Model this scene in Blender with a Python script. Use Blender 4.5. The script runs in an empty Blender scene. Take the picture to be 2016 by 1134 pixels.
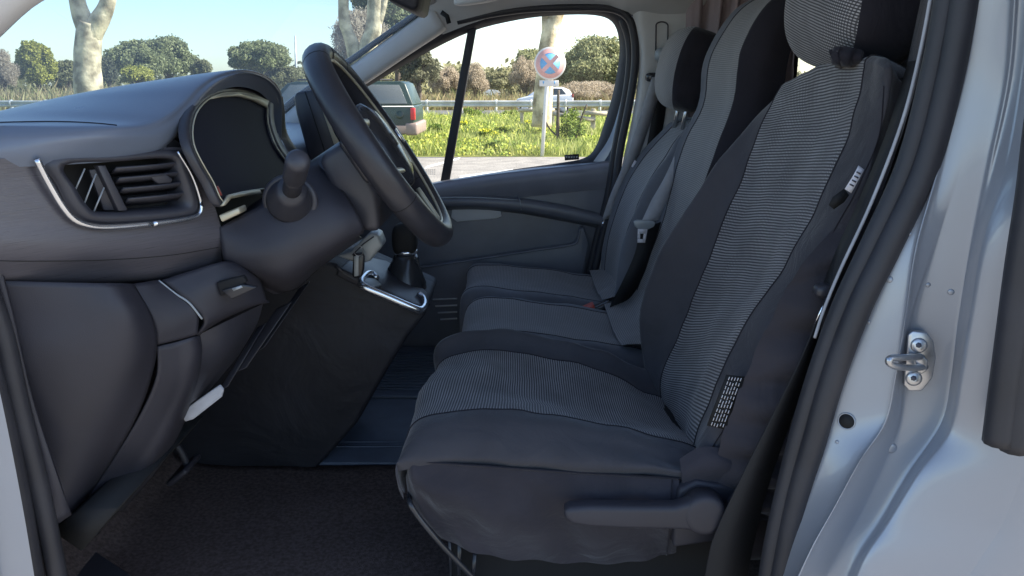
import bpy, bmesh, math, random
from mathutils import Vector, Matrix, noise
from mathutils.bvhtree import BVHTree
random.seed(7)
R = math.radians
C = bpy.context.scene.collection
sc = bpy.context.scene

# ------------------------------------------------------------------ camera
F_PX, PITCH = 1494.0, R(14.95)
CAM = Vector((0.0, -0.83, 1.46))
cd = bpy.data.cameras.new('camera'); co = bpy.data.objects.new('camera', cd); C.objects.link(co)
co.location = CAM; co.rotation_euler = (math.pi/2 - PITCH, 0, 0)
cd.sensor_width = 36; cd.lens = F_PX/2016*36; cd.clip_start = .02; cd.clip_end = 3000
sc.camera = co
# ------------------------------------------------------------------ sky, sun, exposure
SUN_EL, SUN_AZ = R(38), Vector((1, .08, 0)).normalized()     # direction towards the sun (horizontal)
w = bpy.data.worlds.new('World'); sc.world = w; w.use_nodes = True
nt = w.node_tree; bg = nt.nodes['Background']
sky = nt.nodes.new('ShaderNodeTexSky'); sky.sky_type = 'NISHITA'; sky.sun_disc = False
sky.sun_elevation = SUN_EL; sky.sun_rotation = math.atan2(SUN_AZ.x, SUN_AZ.y)
sky.air_density = 1.0; sky.dust_density = .8; sky.ozone_density = 2.2; sky.altitude = 50
nt.links.new(sky.outputs[0], bg.inputs[0]); bg.inputs[1].default_value = .115
sd = bpy.data.lights.new('sun', 'SUN'); so = bpy.data.objects.new('sun', sd); C.objects.link(so)
sd.energy = 4.6; sd.angle = R(.5); sd.color = (1, .94, .84)
sv = Vector((SUN_AZ.x*math.cos(SUN_EL), SUN_AZ.y*math.cos(SUN_EL), math.sin(SUN_EL)))
so.rotation_euler = sv.to_track_quat('Z', 'Y').to_euler(); so.location = (20, -5, 20)
vs = sc.view_settings; vs.view_transform = 'Standard'; vs.look = 'None'; vs.exposure = 1.6; vs.gamma = 1
vs.use_white_balance = True; vs.white_balance_temperature = 6600; vs.white_balance_tint = 11

# ------------------------------------------------------------------ helpers
cp, sp = math.cos(PITCH), math.sin(PITCH)
def ray(px, py):
    u = (px-1008)/F_PX; v = (567-py)/F_PX
    return Vector((u, cp+v*sp, v*cp-sp))
def P(px, py, Y):
    d = ray(px, py); return CAM + d*((Y-CAM.y)/d.y)
def PP(px, py, q, n):
    d = ray(px, py); n = Vector(n); return CAM + d*((Vector(q)-CAM).dot(n)/d.dot(n))
def PZ(px, py, Z): return PP(px, py, (0, 0, Z), (0, 0, 1))
def V(*a): return Vector(a)

def tag(o, label=None, cat=None, group=None, kind=None):
    if label: o['label'] = label
    if cat: o['category'] = cat
    if group: o['group'] = group
    if kind: o['kind'] = kind
    return o
def thing(name, label, cat, loc=(0, 0, 0), group=None):
    o = bpy.data.objects.new(name, None); C.objects.link(o); o.location = loc; o.empty_display_size = .1
    return tag(o, label, cat, group)
def wloc(o):
    l = Vector((0, 0, 0))
    while o is not None and o.type == 'EMPTY':
        l += o.location; o = o.parent
    return l
def obj(name, data, mat, parent=None, smooth=True, bevel=0, seg=2, sub=0, solid=0, angle=40, off=0):
    vs_, fs = data[0], data[1]; uv = data[2] if len(data) > 2 else None
    me = bpy.data.meshes.new(name); me.from_pydata([tuple(v) for v in vs_], [], fs)
    if uv:
        l = me.uv_layers.new(name='UVMap')
        for p in me.polygons:
            for li in p.loop_indices: l.data[li].uv = uv[me.loops[li].vertex_index]
    if uv is None:
        bm = bmesh.new(); bm.from_mesh(me); bmesh.ops.recalc_face_normals(bm, faces=bm.faces); bm.to_mesh(me); bm.free()
    me.materials.append(mat)
    for p in me.polygons: p.use_smooth = smooth
    o = bpy.data.objects.new(name, me); C.objects.link(o)
    if parent is not None:
        o.parent = parent
        o.matrix_parent_inverse = Matrix.Translation(-wloc(parent))
    if solid: m = o.modifiers.new('s', 'SOLIDIFY'); m.thickness = solid; m.offset = off
    if bevel:
        m = o.modifiers.new('b', 'BEVEL'); m.width = bevel; m.segments = seg; m.limit_method = 'ANGLE'; m.angle_limit = R(angle)
        m.harden_normals = False
    if sub: m = o.modifiers.new('u', 'SUBSURF'); m.levels = sub; m.render_levels = sub
    return o
def join(*datas):
    v, f, uv = [], [], []; has = all(len(d) > 2 for d in datas)
    for d in datas:
        n = len(v); v += list(d[0]); f += [tuple(i+n for i in q) for q in d[1]]
        if has: uv += list(d[2])
    return (v, f, uv) if has else (v, f)
def cr(pts, k, closed=False):
    """Catmull-Rom, k samples a segment"""
    pts = [Vector(p) for p in pts]; n = len(pts); out = []
    segs = n if closed else n-1
    for i in range(segs):
        if closed: a, b, c, d = pts[(i-1) % n], pts[i], pts[(i+1) % n], pts[(i+2) % n]
        else:
            b, c = pts[i], pts[i+1]
            a = pts[i-1] if i > 0 else b*2-c
            d = pts[i+2] if i+2 < n else c*2-b
        for j in range(k):
            t = j/k
            out.append(.5*((2*b)+(c-a)*t+(2*a-5*b+4*c-d)*t*t+(3*b-a-3*c+d)*t**3))
    if not closed: out.append(pts[-1].copy())
    return out
def dense(ctrl, ki, kj):
    """ctrl[i][j] -> dense grid"""
    rows = [cr(r, kj) for r in ctrl]
    cols = [cr([r[j] for r in rows], ki) for j in range(len(rows[0]))]
    return [[cols[j][i] for j in range(len(cols))] for i in range(len(cols[0]))]
def gmesh(g, j0=0, j1=None, i0=0, i1=None, uvs=1.0):
    """mesh of a dense grid, UV in metres"""
    j1 = len(g[0])-1 if j1 is None else j1; i1 = len(g)-1 if i1 is None else i1
    v, f, uv = [], [], []; W = j1-j0+1
    mi = (i0+i1)//2; mj = (j0+j1)//2
    U = [0]; 
    for j in range(j0, j1): U.append(U[-1]+(g[mi][j+1]-g[mi][j]).length)
    Vv = [0]
    for i in range(i0, i1): Vv.append(Vv[-1]+(g[i+1][mj]-g[i][mj]).length)
    for i in range(i0, i1+1):
        for j in range(j0, j1+1):
            v.append(g[i][j]); uv.append((U[j-j0]*uvs, Vv[i-i0]*uvs))
    for i in range(i1-i0):
        for j in range(W-1):
            a = i*W+j; f.append((a, a+1, a+W+1, a+W))
    return v, f, uv
def displace(g, amp, scale, seed=0, stretch=(1, 1, 1), fn=None):
    n, m = len(g), len(g[0]); out = []
    for i in range(n):
        row = []
        for j in range(m):
            a = g[min(i+1, n-1)][j]-g[max(i-1, 0)][j]; b = g[i][min(j+1, m-1)]-g[i][max(j-1, 0)]
            nn = a.cross(b); nn = nn.normalized() if nn.length > 1e-9 else Vector((0, 0, 0))
            q = g[i][j]; s = Vector((q.x*stretch[0], q.y*stretch[1], q.z*stretch[2]))*scale + Vector((seed*7.3, 0, seed*3.1))
            d = noise.noise(s)*amp+noise.noise(s*2.3)*amp*.4
            if fn: d = d*fn(i/(n-1), j/(m-1))
            row.append(q+nn*d)
        out.append(row)
    return out
def loft(loops, cap=True):
    n = len(loops[0]); v = [p for l in loops for p in l]; f = []
    for i in range(len(loops)-1):
        for j in range(n):
            a = i*n+j; b = i*n+(j+1) % n; f.append((a, b, b+n, a+n))
    if cap: f.append(tuple(range(n))[::-1]); f.append(tuple(range((len(loops)-1)*n, len(loops)*n)))
    return v, f
def prism(pts, d):
    d = Vector(d); pts = [Vector(p) for p in pts]; return loft([pts, [p+d for p in pts]])
def box(c, s, rot=None):
    c = Vector(c); hx, hy, hz = s[0]/2, s[1]/2, s[2]/2
    l = [Vector((x*hx, y*hy, -hz)) for x, y in ((-1, -1), (1, -1), (1, 1), (-1, 1))]
    u = [p+Vector((0, 0, 2*hz)) for p in l]
    M = rot if rot is not None else Matrix.Identity(3)
    return loft([[M@p+c for p in l], [M@p+c for p in u]])
def bbox(x0, x1, y0, y1, z0, z1): return box(((x0+x1)/2, (y0+y1)/2, (z0+z1)/2), (x1-x0, y1-y0, z1-z0))
def tube(path, r, n=10, closed=False, flat=1.0, upv=None):
    path = [Vector(p) for p in path]; m = len(path); loops = []
    ref = Vector(upv) if upv is not None else None
    prev = None
    for i, p in enumerate(path):
        if closed: t = path[(i+1) % m]-path[i-1]
        else: t = path[min(i+1, m-1)]-path[max(i-1, 0)]
        t.normalize()
        if ref is not None: a = ref - t*ref.dot(t)
        elif prev is None:
            a = Vector((0, 0, 1)) if abs(t.z) < .9 else Vector((1, 0, 0)); a = a-t*a.dot(t)
        else: a = prev-t*prev.dot(t)
        a.normalize(); prev = a; b = t.cross(a)
        rr = r[i] if isinstance(r, (list, tuple)) else r
        loops.append([p+a*(math.cos(2*math.pi*k/n)*rr)+b*(math.sin(2*math.pi*k/n)*rr*flat) for k in range(n)])
    if closed:
        v, f = loft(loops, False); k = (m-1)*n
        f += [(k+j, k+(j+1) % n, (j+1) % n, j) for j in range(n)]
        return v, f
    return loft(loops)
def ribbon(path, half, thick=.0012):
    """flat webbing: path points, half-width vector(s)"""
    path = [Vector(p) for p in path]; m = len(path); loops = []
    for i, p in enumerate(path):
        h = Vector(half[i]) if isinstance(half, list) else Vector(half)
        t = path[min(i+1, m-1)]-path[max(i-1, 0)]; n = t.cross(h).normalized()*thick
        loops.append([p-h-n, p+h-n, p+h+n, p-h+n])
    return loft(loops)
def lathe(prof, c, axis, n=24):
    """prof: (r, h) along axis from c"""
    ax = Vector(axis).normalized(); a = ax.orthogonal().normalized(); b = ax.cross(a); c = Vector(c)
    return loft([[c+ax*h+a*(math.cos(2*math.pi*k/n)*r)+b*(math.sin(2*math.pi*k/n)*r) for k in range(n)] for r, h in prof])
def sup(c, s, e=.5, rot=None, nu=28, nv=18, fn=None):
    """superellipsoid"""
    def pw(x, q): return math.copysign(abs(x)**q, x)
    c = Vector(c); M = rot if rot is not None else Matrix.Identity(3); loops = []
    for i in range(nv+1):
        th = -math.pi/2+math.pi*(i/nv); l = []
        if i in (0, nv): th *= .985
        for j in range(nu):
            ph = 2*math.pi*j/nu
            p = Vector((s[0]*pw(math.cos(th), e)*pw(math.cos(ph), e), s[1]*pw(math.cos(th), e)*pw(math.sin(ph), e), s[2]*pw(math.sin(th), e)))
            if fn: p = fn(p)
            l.append(M@p+c)
        loops.append(l)
    return loft(loops)
def ring(outer, inner):
    n = len(outer); v = list(outer)+list(inner)
    return v, [(j, (j+1) % n, n+(j+1) % n, n+j) for j in range(n)]
def bar(a, b, wv, hv):
    """box beam from a to b with half vectors wv, hv"""
    a, b, wv, hv = map(Vector, (a, b, wv, hv))
    return loft([[a-wv-hv, a+wv-hv, a+wv+hv, a-wv+hv], [b-wv-hv, b+wv-hv, b+wv+hv, b-wv+hv]])

# ------------------------------------------------------------------ materials
def mat(name, col, rough=.5, metal=0, bump=None, crease=None, var=None, sheen=0, coat=0, spec=.5, emis=None, stretch=None, coord='Object'):
    m = bpy.data.materials.new(name); m.use_nodes = True; n = m.node_tree.nodes; L = m.node_tree.links
    b = n['Principled BSDF']; b.inputs['Base Color'].default_value = (*col, 1); b.inputs['Roughness'].default_value = rough
    b.inputs['Metallic'].default_value = metal; b.inputs['Specular IOR Level'].default_value = spec
    b.inputs['Sheen Weight'].default_value = sheen; b.inputs['Coat Weight'].default_value = coat
    b.inputs['Sheen Roughness'].default_value = .4
    tc = n.new('ShaderNodeTexCoord'); mp = n.new('ShaderNodeMapping'); L.new(tc.outputs[coord], mp.inputs[0])
    if stretch: mp.inputs['Scale'].default_value = stretch
    if var:
        t = n.new('ShaderNodeTexNoise'); t.inputs['Scale'].default_value = var[0]; t.inputs['Detail'].default_value = 5
        L.new(mp.outputs[0], t.inputs[0]); mx = n.new('ShaderNodeMixRGB')
        r = n.new('ShaderNodeValToRGB'); r.color_ramp.elements[0].position = .35; r.color_ramp.elements[1].position = .65
        L.new(t.outputs[0], r.inputs[0]); L.new(r.outputs[0], mx.inputs[0])
        c2 = var[2] if len(var) > 2 else tuple(min(1, c*(1+var[1])) for c in col)
        c1 = col if len(var) > 2 else tuple(c*(1-var[1]) for c in col)
        mx.inputs[1].default_value = (*c1, 1); mx.inputs[2].default_value = (*c2, 1)
        L.new(mx.outputs[0], b.inputs['Base Color'])
        rr = n.new('ShaderNodeMapRange'); rr.inputs['To Min'].default_value = max(.02, rough-.07); rr.inputs['To Max'].default_value = min(1, rough+.09)
        L.new(t.outputs[0], rr.inputs[0]); L.new(rr.outputs[0], b.inputs['Roughness'])
    if bump:
        t = n.new('ShaderNodeTexNoise'); t.inputs['Scale'].default_value = bump[0]; t.inputs['Detail'].default_value = 3
        L.new(mp.outputs[0], t.inputs[0]); u = n.new('ShaderNodeBump'); u.inputs['Strength'].default_value = bump[1]; u.inputs['Distance'].default_value = bump[2] if len(bump) > 2 else .001
        L.new(t.outputs[0], u.inputs['Height']); L.new(u.outputs[0], b.inputs['Normal'])
        if crease:
            t2 = n.new('ShaderNodeTexNoise'); t2.inputs['Scale'].default_value = crease[0]; t2.inputs['Detail'].default_value = 4; t2.inputs['Distortion'].default_value = 1.2
            L.new(mp.outputs[0], t2.inputs[0]); u2 = n.new('ShaderNodeBump'); u2.inputs['Strength'].default_value = crease[1]; u2.inputs['Distance'].default_value = crease[2]
            L.new(t2.outputs[0], u2.inputs['Height']); L.new(u.outputs[0], u2.inputs['Normal']); L.new(u2.outputs[0], b.inputs['Normal'])
    if emis: b.inputs['Emission Color'].default_value = (*emis, 1); b.inputs['Emission Strength'].default_value = 1
    return m
def stripe_mat(name, dark, light, pitch, duty, dash, along='v', contrast=1.0):
    """woven line pattern on UV (metres): light broken threads on dark cloth"""
    m = mat(name, dark, .85, sheen=.15, spec=.25); n = m.node_tree.nodes; L = m.node_tree.links; b = n['Principled BSDF']
    tc = n.new('ShaderNodeTexCoord'); sx = n.new('ShaderNodeSeparateXYZ'); L.new(tc.outputs['UV'], sx.inputs[0])
    def M(op, a, bb=None):
        q = n.new('ShaderNodeMath'); q.operation = op
        for k, x in enumerate((a, bb)):
            if x is None: continue
            if isinstance(x, (int, float)): q.inputs[k].default_value = x
            else: L.new(x, q.inputs[k])
        return q.outputs[0]
    no = n.new('ShaderNodeTexNoise'); no.inputs['Scale'].default_value = 9; L.new(tc.outputs['UV'], no.inputs[0])
    a, c = (sx.outputs[1], sx.outputs[0]) if along == 'v' else (sx.outputs[0], sx.outputs[1])
    a2 = M('ADD', a, M('MULTIPLY', no.outputs[0], pitch*1.2))
    line = M('SINE', M('MULTIPLY', a2, 2*math.pi/pitch))
    dots = M('SINE', M('ADD', M('MULTIPLY', c, 2*math.pi/dash), M('MULTIPLY', a, math.pi/pitch)))
    ln = n.new('ShaderNodeMapRange'); ln.inputs['From Min'].default_value = duty; ln.inputs['From Max'].default_value = duty+.3
    L.new(line, ln.inputs[0])
    dn = n.new('ShaderNodeMapRange'); dn.inputs['From Min'].default_value = -.75; dn.inputs['From Max'].default_value = .1; dn.inputs['To Min'].default_value = .15
    L.new(dots, dn.inputs[0])
    f = M('MULTIPLY', ln.outputs[0], dn.outputs[0])
    n2 = n.new('ShaderNodeTexNoise'); n2.inputs['Scale'].default_value = 14; L.new(tc.outputs['UV'], n2.inputs[0])
    v2 = n.new('ShaderNodeMapRange'); v2.inputs['From Min'].default_value = .3; v2.inputs['From Max'].default_value = .7; v2.inputs['To Min'].default_value = .6*contrast; v2.inputs['To Max'].default_value = contrast
    L.new(n2.outputs[0], v2.inputs[0]); f = M('MULTIPLY', f, v2.outputs[0])
    mx = n.new('ShaderNodeMixRGB'); mx.inputs[1].default_value = (*dark, 1); mx.inputs[2].default_value = (*light, 1)
    L.new(f, mx.inputs[0]); L.new(mx.outputs[0], b.inputs['Base Color'])
    u = n.new('ShaderNodeBump'); u.inputs['Strength'].default_value = .35; u.inputs['Distance'].default_value = .0008
    L.new(f, u.inputs['Height']); L.new(u.outputs[0], b.inputs['Normal'])
    return m
def glass_mat(name, tint, gloss=.06, rough=.01, dust=0):
    m = bpy.data.materials.new(name); m.use_nodes = True; n = m.node_tree.nodes; L = m.node_tree.links
    n.remove(n['Principled BSDF']); o = n['Material Output']
    t = n.new('ShaderNodeBsdfTransparent'); t.inputs[0].default_value = (*tint, 1)
    g = n.new('ShaderNodeBsdfGlossy'); g.inputs[1].default_value = rough if 'Roughness' in g.inputs else rough
    g.inputs['Roughness'].default_value = rough
    fr = n.new('ShaderNodeLayerWeight'); fr.inputs[0].default_value = .12
    mr = n.new('ShaderNodeMapRange'); mr.inputs['To Min'].default_value = gloss; mr.inputs['To Max'].default_value = .35
    L.new(fr.outputs['Fresnel'], mr.inputs[0])
    x = n.new('ShaderNodeMixShader'); L.new(mr.outputs[0], x.inputs[0]); L.new(t.outputs[0], x.inputs[1]); L.new(g.outputs[0], x.inputs[2]); L.new(x.outputs[0], o.inputs[0])
    if dust:
        tr = n.new('ShaderNodeBsdfTranslucent'); tr.inputs[0].default_value = (.9, .9, .88, 1)
        ns = n.new('ShaderNodeTexNoise'); ns.inputs['Scale'].default_value = 5; ns.inputs['Detail'].default_value = 6
        mr2 = n.new('ShaderNodeMapRange'); mr2.inputs['To Min'].default_value = dust*.4; mr2.inputs['To Max'].default_value = dust*1.6
        L.new(ns.outputs[0], mr2.inputs[0]); y = n.new('ShaderNodeMixShader')
        L.new(mr2.outputs[0], y.inputs[0]); L.new(x.outputs[0], y.inputs[1]); L.new(tr.outputs[0], y.inputs[2]); L.new(y.outputs[0], o.inputs[0])
    return m
M_ = {}
M_['pad'] = mat('dash_pad_vinyl', (0.138, 0.163, 0.211), 0.29, bump=(900, .25, .0006), var=(6, .08))
M_['plastic'] = mat('charcoal_plastic', (0.043, 0.043, 0.053), 0.41, bump=(1100, .3, .0006), var=(9, .12))
M_['plastic2'] = mat('soft_black_plastic', (0.036, 0.036, 0.045), 0.38, bump=(900, .25, .0006), var=(12, .1))
M_['gloss'] = mat('satin_black_plastic', (0.028, 0.029, 0.034), 0.23, var=(20, .15))
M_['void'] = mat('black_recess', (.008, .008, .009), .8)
M_['brush'] = mat('brushed_fascia', (0.090, 0.085, 0.098), 0.29, bump=(60, .3, .0008), var=(50, .11), stretch=(.5, .5, 22))
M_['low'] = mat('shaded_lower_plastic', (.030, .029, .038), .55, bump=(1100, .35, .0006), var=(9, .12))  # charcoal plastic darkened: shade low in the cab put into its colour
M_['cloth_side'] = mat('shaded_side_cloth', (.040, .037, .045), .88, sheen=.3, spec=.2, crease=(13, .45, .012), bump=(1400, .45, .0007), var=(7, .2))  # blacker cloth, with shade low on the seat put into its colour
M_['lit'] = mat('lit_door_plastic', (0.128, 0.135, 0.159), 0.35, bump=(1100, .3, .0006), var=(9, .12))  # brighter copy of the charcoal plastic, light on the door put into colour
M_['console'] = mat('matt_black_console', (.019, .019, .025), .6, crease=(5, .5, .02), bump=(900, .3, .0006), var=(9, .15))
M_['chrome'] = mat('satin_chrome', (.72, .74, .78), .2, .95, var=(14, .06))
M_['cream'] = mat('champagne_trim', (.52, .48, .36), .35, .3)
M_['screen'] = mat('instrument_lens', (.012, .013, .024), .6, spec=.08, bump=(40, .02, .0004))
M_['leather'] = mat('wheel_leather', (0.030, 0.030, 0.037), 0.35, bump=(700, .35, .0006), var=(30, .1))
M_['rubber'] = mat('door_seal_rubber', (.028, .028, .034), .55, bump=(300, .25, .0006), var=(18, .14))
M_['silver'] = mat('silver_metallic_paint', (.30, .32, .36), .36, .35, bump=(2600, .05, .0002), coat=.5, var=(3, .04))
M_['steel'] = mat('zinc_steel', (.5, .51, .53), .3, .9, var=(60, .12), bump=(200, .1, .0005))
M_['fabric'] = mat('black_cover_cloth', (0.061, 0.059, 0.067), 0.90, sheen=.25, spec=.2, crease=(13, .45, .012), bump=(1500, .45, .0007), var=(7, .15))
M_['fabric_dark'] = mat('deep_black_cloth', (0.025, 0.023, 0.029), .92, sheen=.15, spec=.15, crease=(13, .45, .012), bump=(1300, .4, .0007), var=(6, .15))
M_['stripe'] = stripe_mat('striped_seat_weave', (.060, .058, .062), (.46, .44, .44), .0052, -.1, .0046)
M_['stripe_fine'] = stripe_mat('fine_grey_seat_weave', (.17, .165, .17), (.42, .405, .395), .0046, .0, .003, contrast=.8)
M_['fabric_grey'] = mat('grey_cover_cloth', (0.138, 0.143, 0.161), 0.90, sheen=.25, spec=.2, crease=(13, .45, .012), bump=(1500, .45, .0007), var=(7, .15))
M_['web'] = mat('grey_belt_webbing', (0.375, 0.384, 0.413), .55, bump=(900, .5, .0008), var=(30, .1))
M_['web_dark'] = mat('black_belt_webbing', (.010, .010, .012), .7, bump=(900, .5, .0008))
M_['lining'] = mat('grey_headliner', (0.525, 0.519, 0.512), .9, bump=(500, .4, .001), var=(5, .08))
M_['pillar'] = mat('grey_pillar_plastic', (0.575, 0.569, 0.562), .55, bump=(700, .2, .0006), var=(6, .06))
M_['carpet'] = mat('floor_carpet', (.120, .090, .082), .95, spec=.1, bump=(420, 1, .003), var=(140, .28))
M_['bluemat'] = mat('blue_black_rubber_mat', (0.084, 0.104, 0.141), .5, bump=(30, .2, .002), var=(14, .15))
M_['curtain'] = mat('mauve_curtain_cloth', (0.375, 0.294, 0.300), .9, sheen=.2, bump=(600, .3, .0008), var=(8, .12))
M_['red'] = mat('red_button_plastic', (.5, .07, .05), .4)
M_['white'] = mat('white_label', (.7, .68, .72), .6, var=(200, .1))
M_['ink'] = mat('dark_ink', (.06, .06, .08), .6)
M_['glass'] = glass_mat('side_glass', (.98, .99, .98), .03, .01, .012)
M_['wind'] = glass_mat('windscreen_glass', (.58, .68, .75), .04, .02, .10)
M_['panelgrey'] = mat('light_grey_trim', (.33, .36, .38), .4, .2, var=(10, .05))

# ------------------------------------------------------------------ driver seat
def build_back(name_prefix, ctrl, split, mats, parent, k=(5, 5), wr=.004, seed=1, names=('near_bolster', 'back_centre', 'far_bolster'), seam=True):
    g = dense(ctrl, k[0], k[1])
    g = displace(g, wr, 9, seed)
    j0, j1 = split[0]*k[1], split[1]*k[1]
    W = len(g[0])-1
    obj(names[0], gmesh(g, 0, j0), mats[0], parent)
    obj(names[1], gmesh(g, j0, j1), mats[1], parent)
    obj(names[2], gmesh(g, j1, W), mats[2], parent)
    if seam:
        for j in (j0, j1):
            obj('seam', tube([g[i][j] for i in range(0, len(g))], .0017, 6), M_['fabric_dark'], parent)
    return g

ds = thing('car_seat', 'nearest seat, black cover with white striped weave on cushion, back and headrest', 'car seat', (.1, .47, .60))
# backrest: columns near-rear, near-edge, near-crest, near stripe edge, centre, far stripe edge, far crest, far side, far rear
rows = [
 # F            fs           ns           nb           ne
 ((1556, 178), (1548, 164), (1722, 122), (1745, 130), (1758, 150)),
 ((1545, 186), (1530, 181), (1712, 140), (1746, 152), (1768, 190)),
 ((1480, 243), (1500, 248), (1686, 222), (1732, 240), (1768, 275)),
 ((1410, 325), (1462, 340), (1640, 340), (1695, 352), (1742, 365)),
 ((1355, 412), (1425, 435), (1592, 445), (1645, 455), (1698, 475)),
 ((1300, 508), (1382, 545), (1530, 555), (1592, 562), (1650, 585)),
 ((1265, 612), (1332, 662), (1458, 665), (1530, 680), (1610, 700)),
 ((1262, 695), (1302, 745), (1405, 770), (1458, 795), (1570, 810)),
 ((1292, 770), (1308, 806), (1358, 885), (1390, 905), (1545, 905)),
 ((1345, 815), (1350, 860), (1362, 950), (1396, 960), (1540, 960)),
]
ctrl = []
for i, (F, fs, ns, nb, ne) in enumerate(rows):
    th = .035 if i == 0 else .10
    a = P(*ne, .235); b = P(*nb, .222); c = P(*ns, .30); d = P(*fs, .63); e = P(*F, .685)
    mid = (c+d)/2 + Vector((.012, 0, 0 if i > 1 else .012))
    ctrl.append([a+V(th, .02, -.03 if i == 0 else 0), a, b, c, mid, d, e, e+V(.04, .03, 0), e+V(.04+th, .03, 0)])
top = [p+V(.05 if j_ > 2 else .015, 0 if j_ > 2 else .02, .0) for j_, p in enumerate(ctrl[0])]
for j, p in enumerate(top): p.z -= .02
ctrl = [top]+ctrl
gback = build_back('', ctrl, (3, 5), (M_['fabric'], M_['stripe'], M_['fabric']), ds, (8, 8), .010, 1)
# pleated lower side skirt of the backrest and its rear shell
sk = []
for (x0, x1, y, Y) in ((1748, 1790, 300, .235), (1665, 1765, 420, .222), (1577, 1730, 520, .212), (1509, 1680, 640, .208), (1457, 1640, 760, .205), (1414, 1600, 880, .205), (1400, 1560, 960, .21), (1400, 1540, 1010, .215)):
    sk.append([P(x0, y, Y), P((x0+x1)/2, y+6, Y-.012), P(x1, y+12, Y+.01), P(x1+40, y+14, Y+.09)])
gs = dense(sk, 8, 7)
for i, row in enumerate(gs):
    for j, p in enumerate(row):
        p.y += -.022*abs(math.sin(i*.50+.9*math.sin(j*.22)+.8*math.sin(i*.17)))*math.sin(math.pi*min(1, j/20+.08))
gs = displace(gs, .010, 10, 4, (1, 1, 2.4))
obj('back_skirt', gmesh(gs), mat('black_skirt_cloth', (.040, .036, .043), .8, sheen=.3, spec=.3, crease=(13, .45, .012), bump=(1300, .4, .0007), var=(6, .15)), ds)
obj('back_shell', prism([P(1790, 150, .27), P(1800, 300, .27), P(1700, 600, .27), P(1600, 950, .27), P(1420, 960, .27), P(1560, 600, .27), P(1740, 200, .27)], (0, .38, 0)), M_['fabric_dark'], ds, bevel=.02)
# cushion: rows from front underside to the back; columns near low, near side seam, near crest, near stripe edge, centre, far edge, far crest, far side
def crow(xn, xf, zn, zc, zf, zs):
    return [V(xn, .212, zs), V(xn, .205, zs+.02), V(xn, .232, zn-.012), V((xn*.8+xf*.2), .285, zn), V((xn+xf)/2, .46, zc), V(xf, .63, zf-.03), V(xf, .675, zf), V(xf, .72, zf-.05), V(xf, .725, zf-.12)]
cc = []
for t in ((-.166, -.152, .86, .84, .84, .845), (-.173, -.158, .880, .866, .87, .866), (-.174, -.160, .905, .895, .902, .890), (-.167, -.152, .936, .932, .936, .894), (-.140, -.122, .955, .945, .958, .900),
          (-.09, -.07, .962, .940, .968, .901), (0, 0, .957, .920, .962, .898), (.10, .10, .945, .897, .945, .892), (.20, .20, .925, .872, .915, .885), (.285, .285, .900, .850, .875, .876), (.33, .33, .885, .84, .85, .87)):
    cc.append(crow(*t))
gc = dense(cc, 6, 6)
gc = displace(gc, .009, 9, 2)
# sitting folds near the back of the centre
for i, row in enumerate(gc):
    for j, p in enumerate(row):
        tt = i/(len(gc)-1)
        if tt > .55: p.z += .0035*math.sin((p.x*70+p.y*28))*(tt-.55)*2
obj('cushion_side', gmesh(gc, 0, 18), M_['fabric'], ds)
obj('cushion_centre', gmesh(gc, 18, 30, uvs=1.12), M_['stripe'], ds)
obj('cushion_bolster', gmesh(gc, 30, 48), M_['fabric'], ds)
for j in (18, 30): obj('seam', tube([gc[i][j] for i in range(len(gc))], .0017, 6), M_['fabric_dark'], ds)
# skirt: hangs from seam to below the frame
sr = []
top_px = [(801, 880), (806, 903), (830, 908), (900, 913), (1000, 920), (1100, 927), (1200, 933), (1290, 938), (1338, 941)]
bot_px = [(824, 985), (832, 1010), (878, 1058), (930, 1085), (1010, 1102), (1110, 1110), (1200, 1108), (1275, 1100), (1330, 1085)]
Yt = [.36, .228, .213, .208, .206, .206, .206, .206, .208]
for k in range(7):
    t = k/6; r_ = []
    for (a, b, y) in zip(top_px, bot_px, Yt):
        bulge = -.016*math.sin(math.pi*t)
        q = P(a[0]*(1-t)+b[0]*t, a[1]*(1-t)+b[1]*t, y+bulge+.03*t*t)
        if a[0] < 850: q.x -= .012*math.sin(math.pi*t*.8)
        r_.append(q)
    sr.append(r_)
gk = dense(sr, 7, 9)
n_, m_ = len(gk), len(gk[0])
for i in range(n_):
    for j in range(m_):
        t = i/(n_-1); s = j/(m_-1)
        gk[i][j].y += .008*math.sin(math.pi*t)*(.4+t)*math.sin(s*19-5.0*t+1.6*math.sin(s*7+2*t)) + .003*t*math.sin(s*51-8*t)
gk = displace(gk, .004, 9, 6, (1, 1, .7), fn=lambda a, b: min(1, a*3))
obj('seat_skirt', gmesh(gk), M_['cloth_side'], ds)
obj('seam', tube([gk[0][j]+V(0, -.002, 0) for j in range(m_)], .0016, 6), M_['fabric_dark'], ds)
# rear part of the side: cloth hump, plastic shield, recliner lever
bb = dense([[P(1340, 905, .215), P(1380, 880, .21), P(1440, 890, .21), P(1500, 930, .22)], [P(1342, 935, .20), P(1385, 915, .195), P(1440, 920, .195), P(1490, 950, .21)], [P(1342, 960, .205), P(1385, 958, .2), P(1440, 965, .2), P(1480, 975, .215)]], 6, 6)
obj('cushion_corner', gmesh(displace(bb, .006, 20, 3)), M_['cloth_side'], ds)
sh = [P(1337, 965, .19), P(1372, 948, .19), P(1460, 962, .19), P(1455, 1000, .19), P(1425, 1065, .19), P(1325, 1080, .19), P(1328, 1000, .19)]
obj('side_shield', prism(sh, (0, .03, 0)), M_['low'], ds, bevel=.006, seg=3)
lev = [(1112, 1008), (1122, 1002), (1160, 999), (1250, 1000), (1330, 1000), (1352, 994), (1372, 984), (1395, 983), (1418, 996), (1427, 1018), (1415, 1040), (1392, 1050), (1340, 1046), (1240, 1044), (1160, 1040), (1125, 1034), (1112, 1022)]
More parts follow.
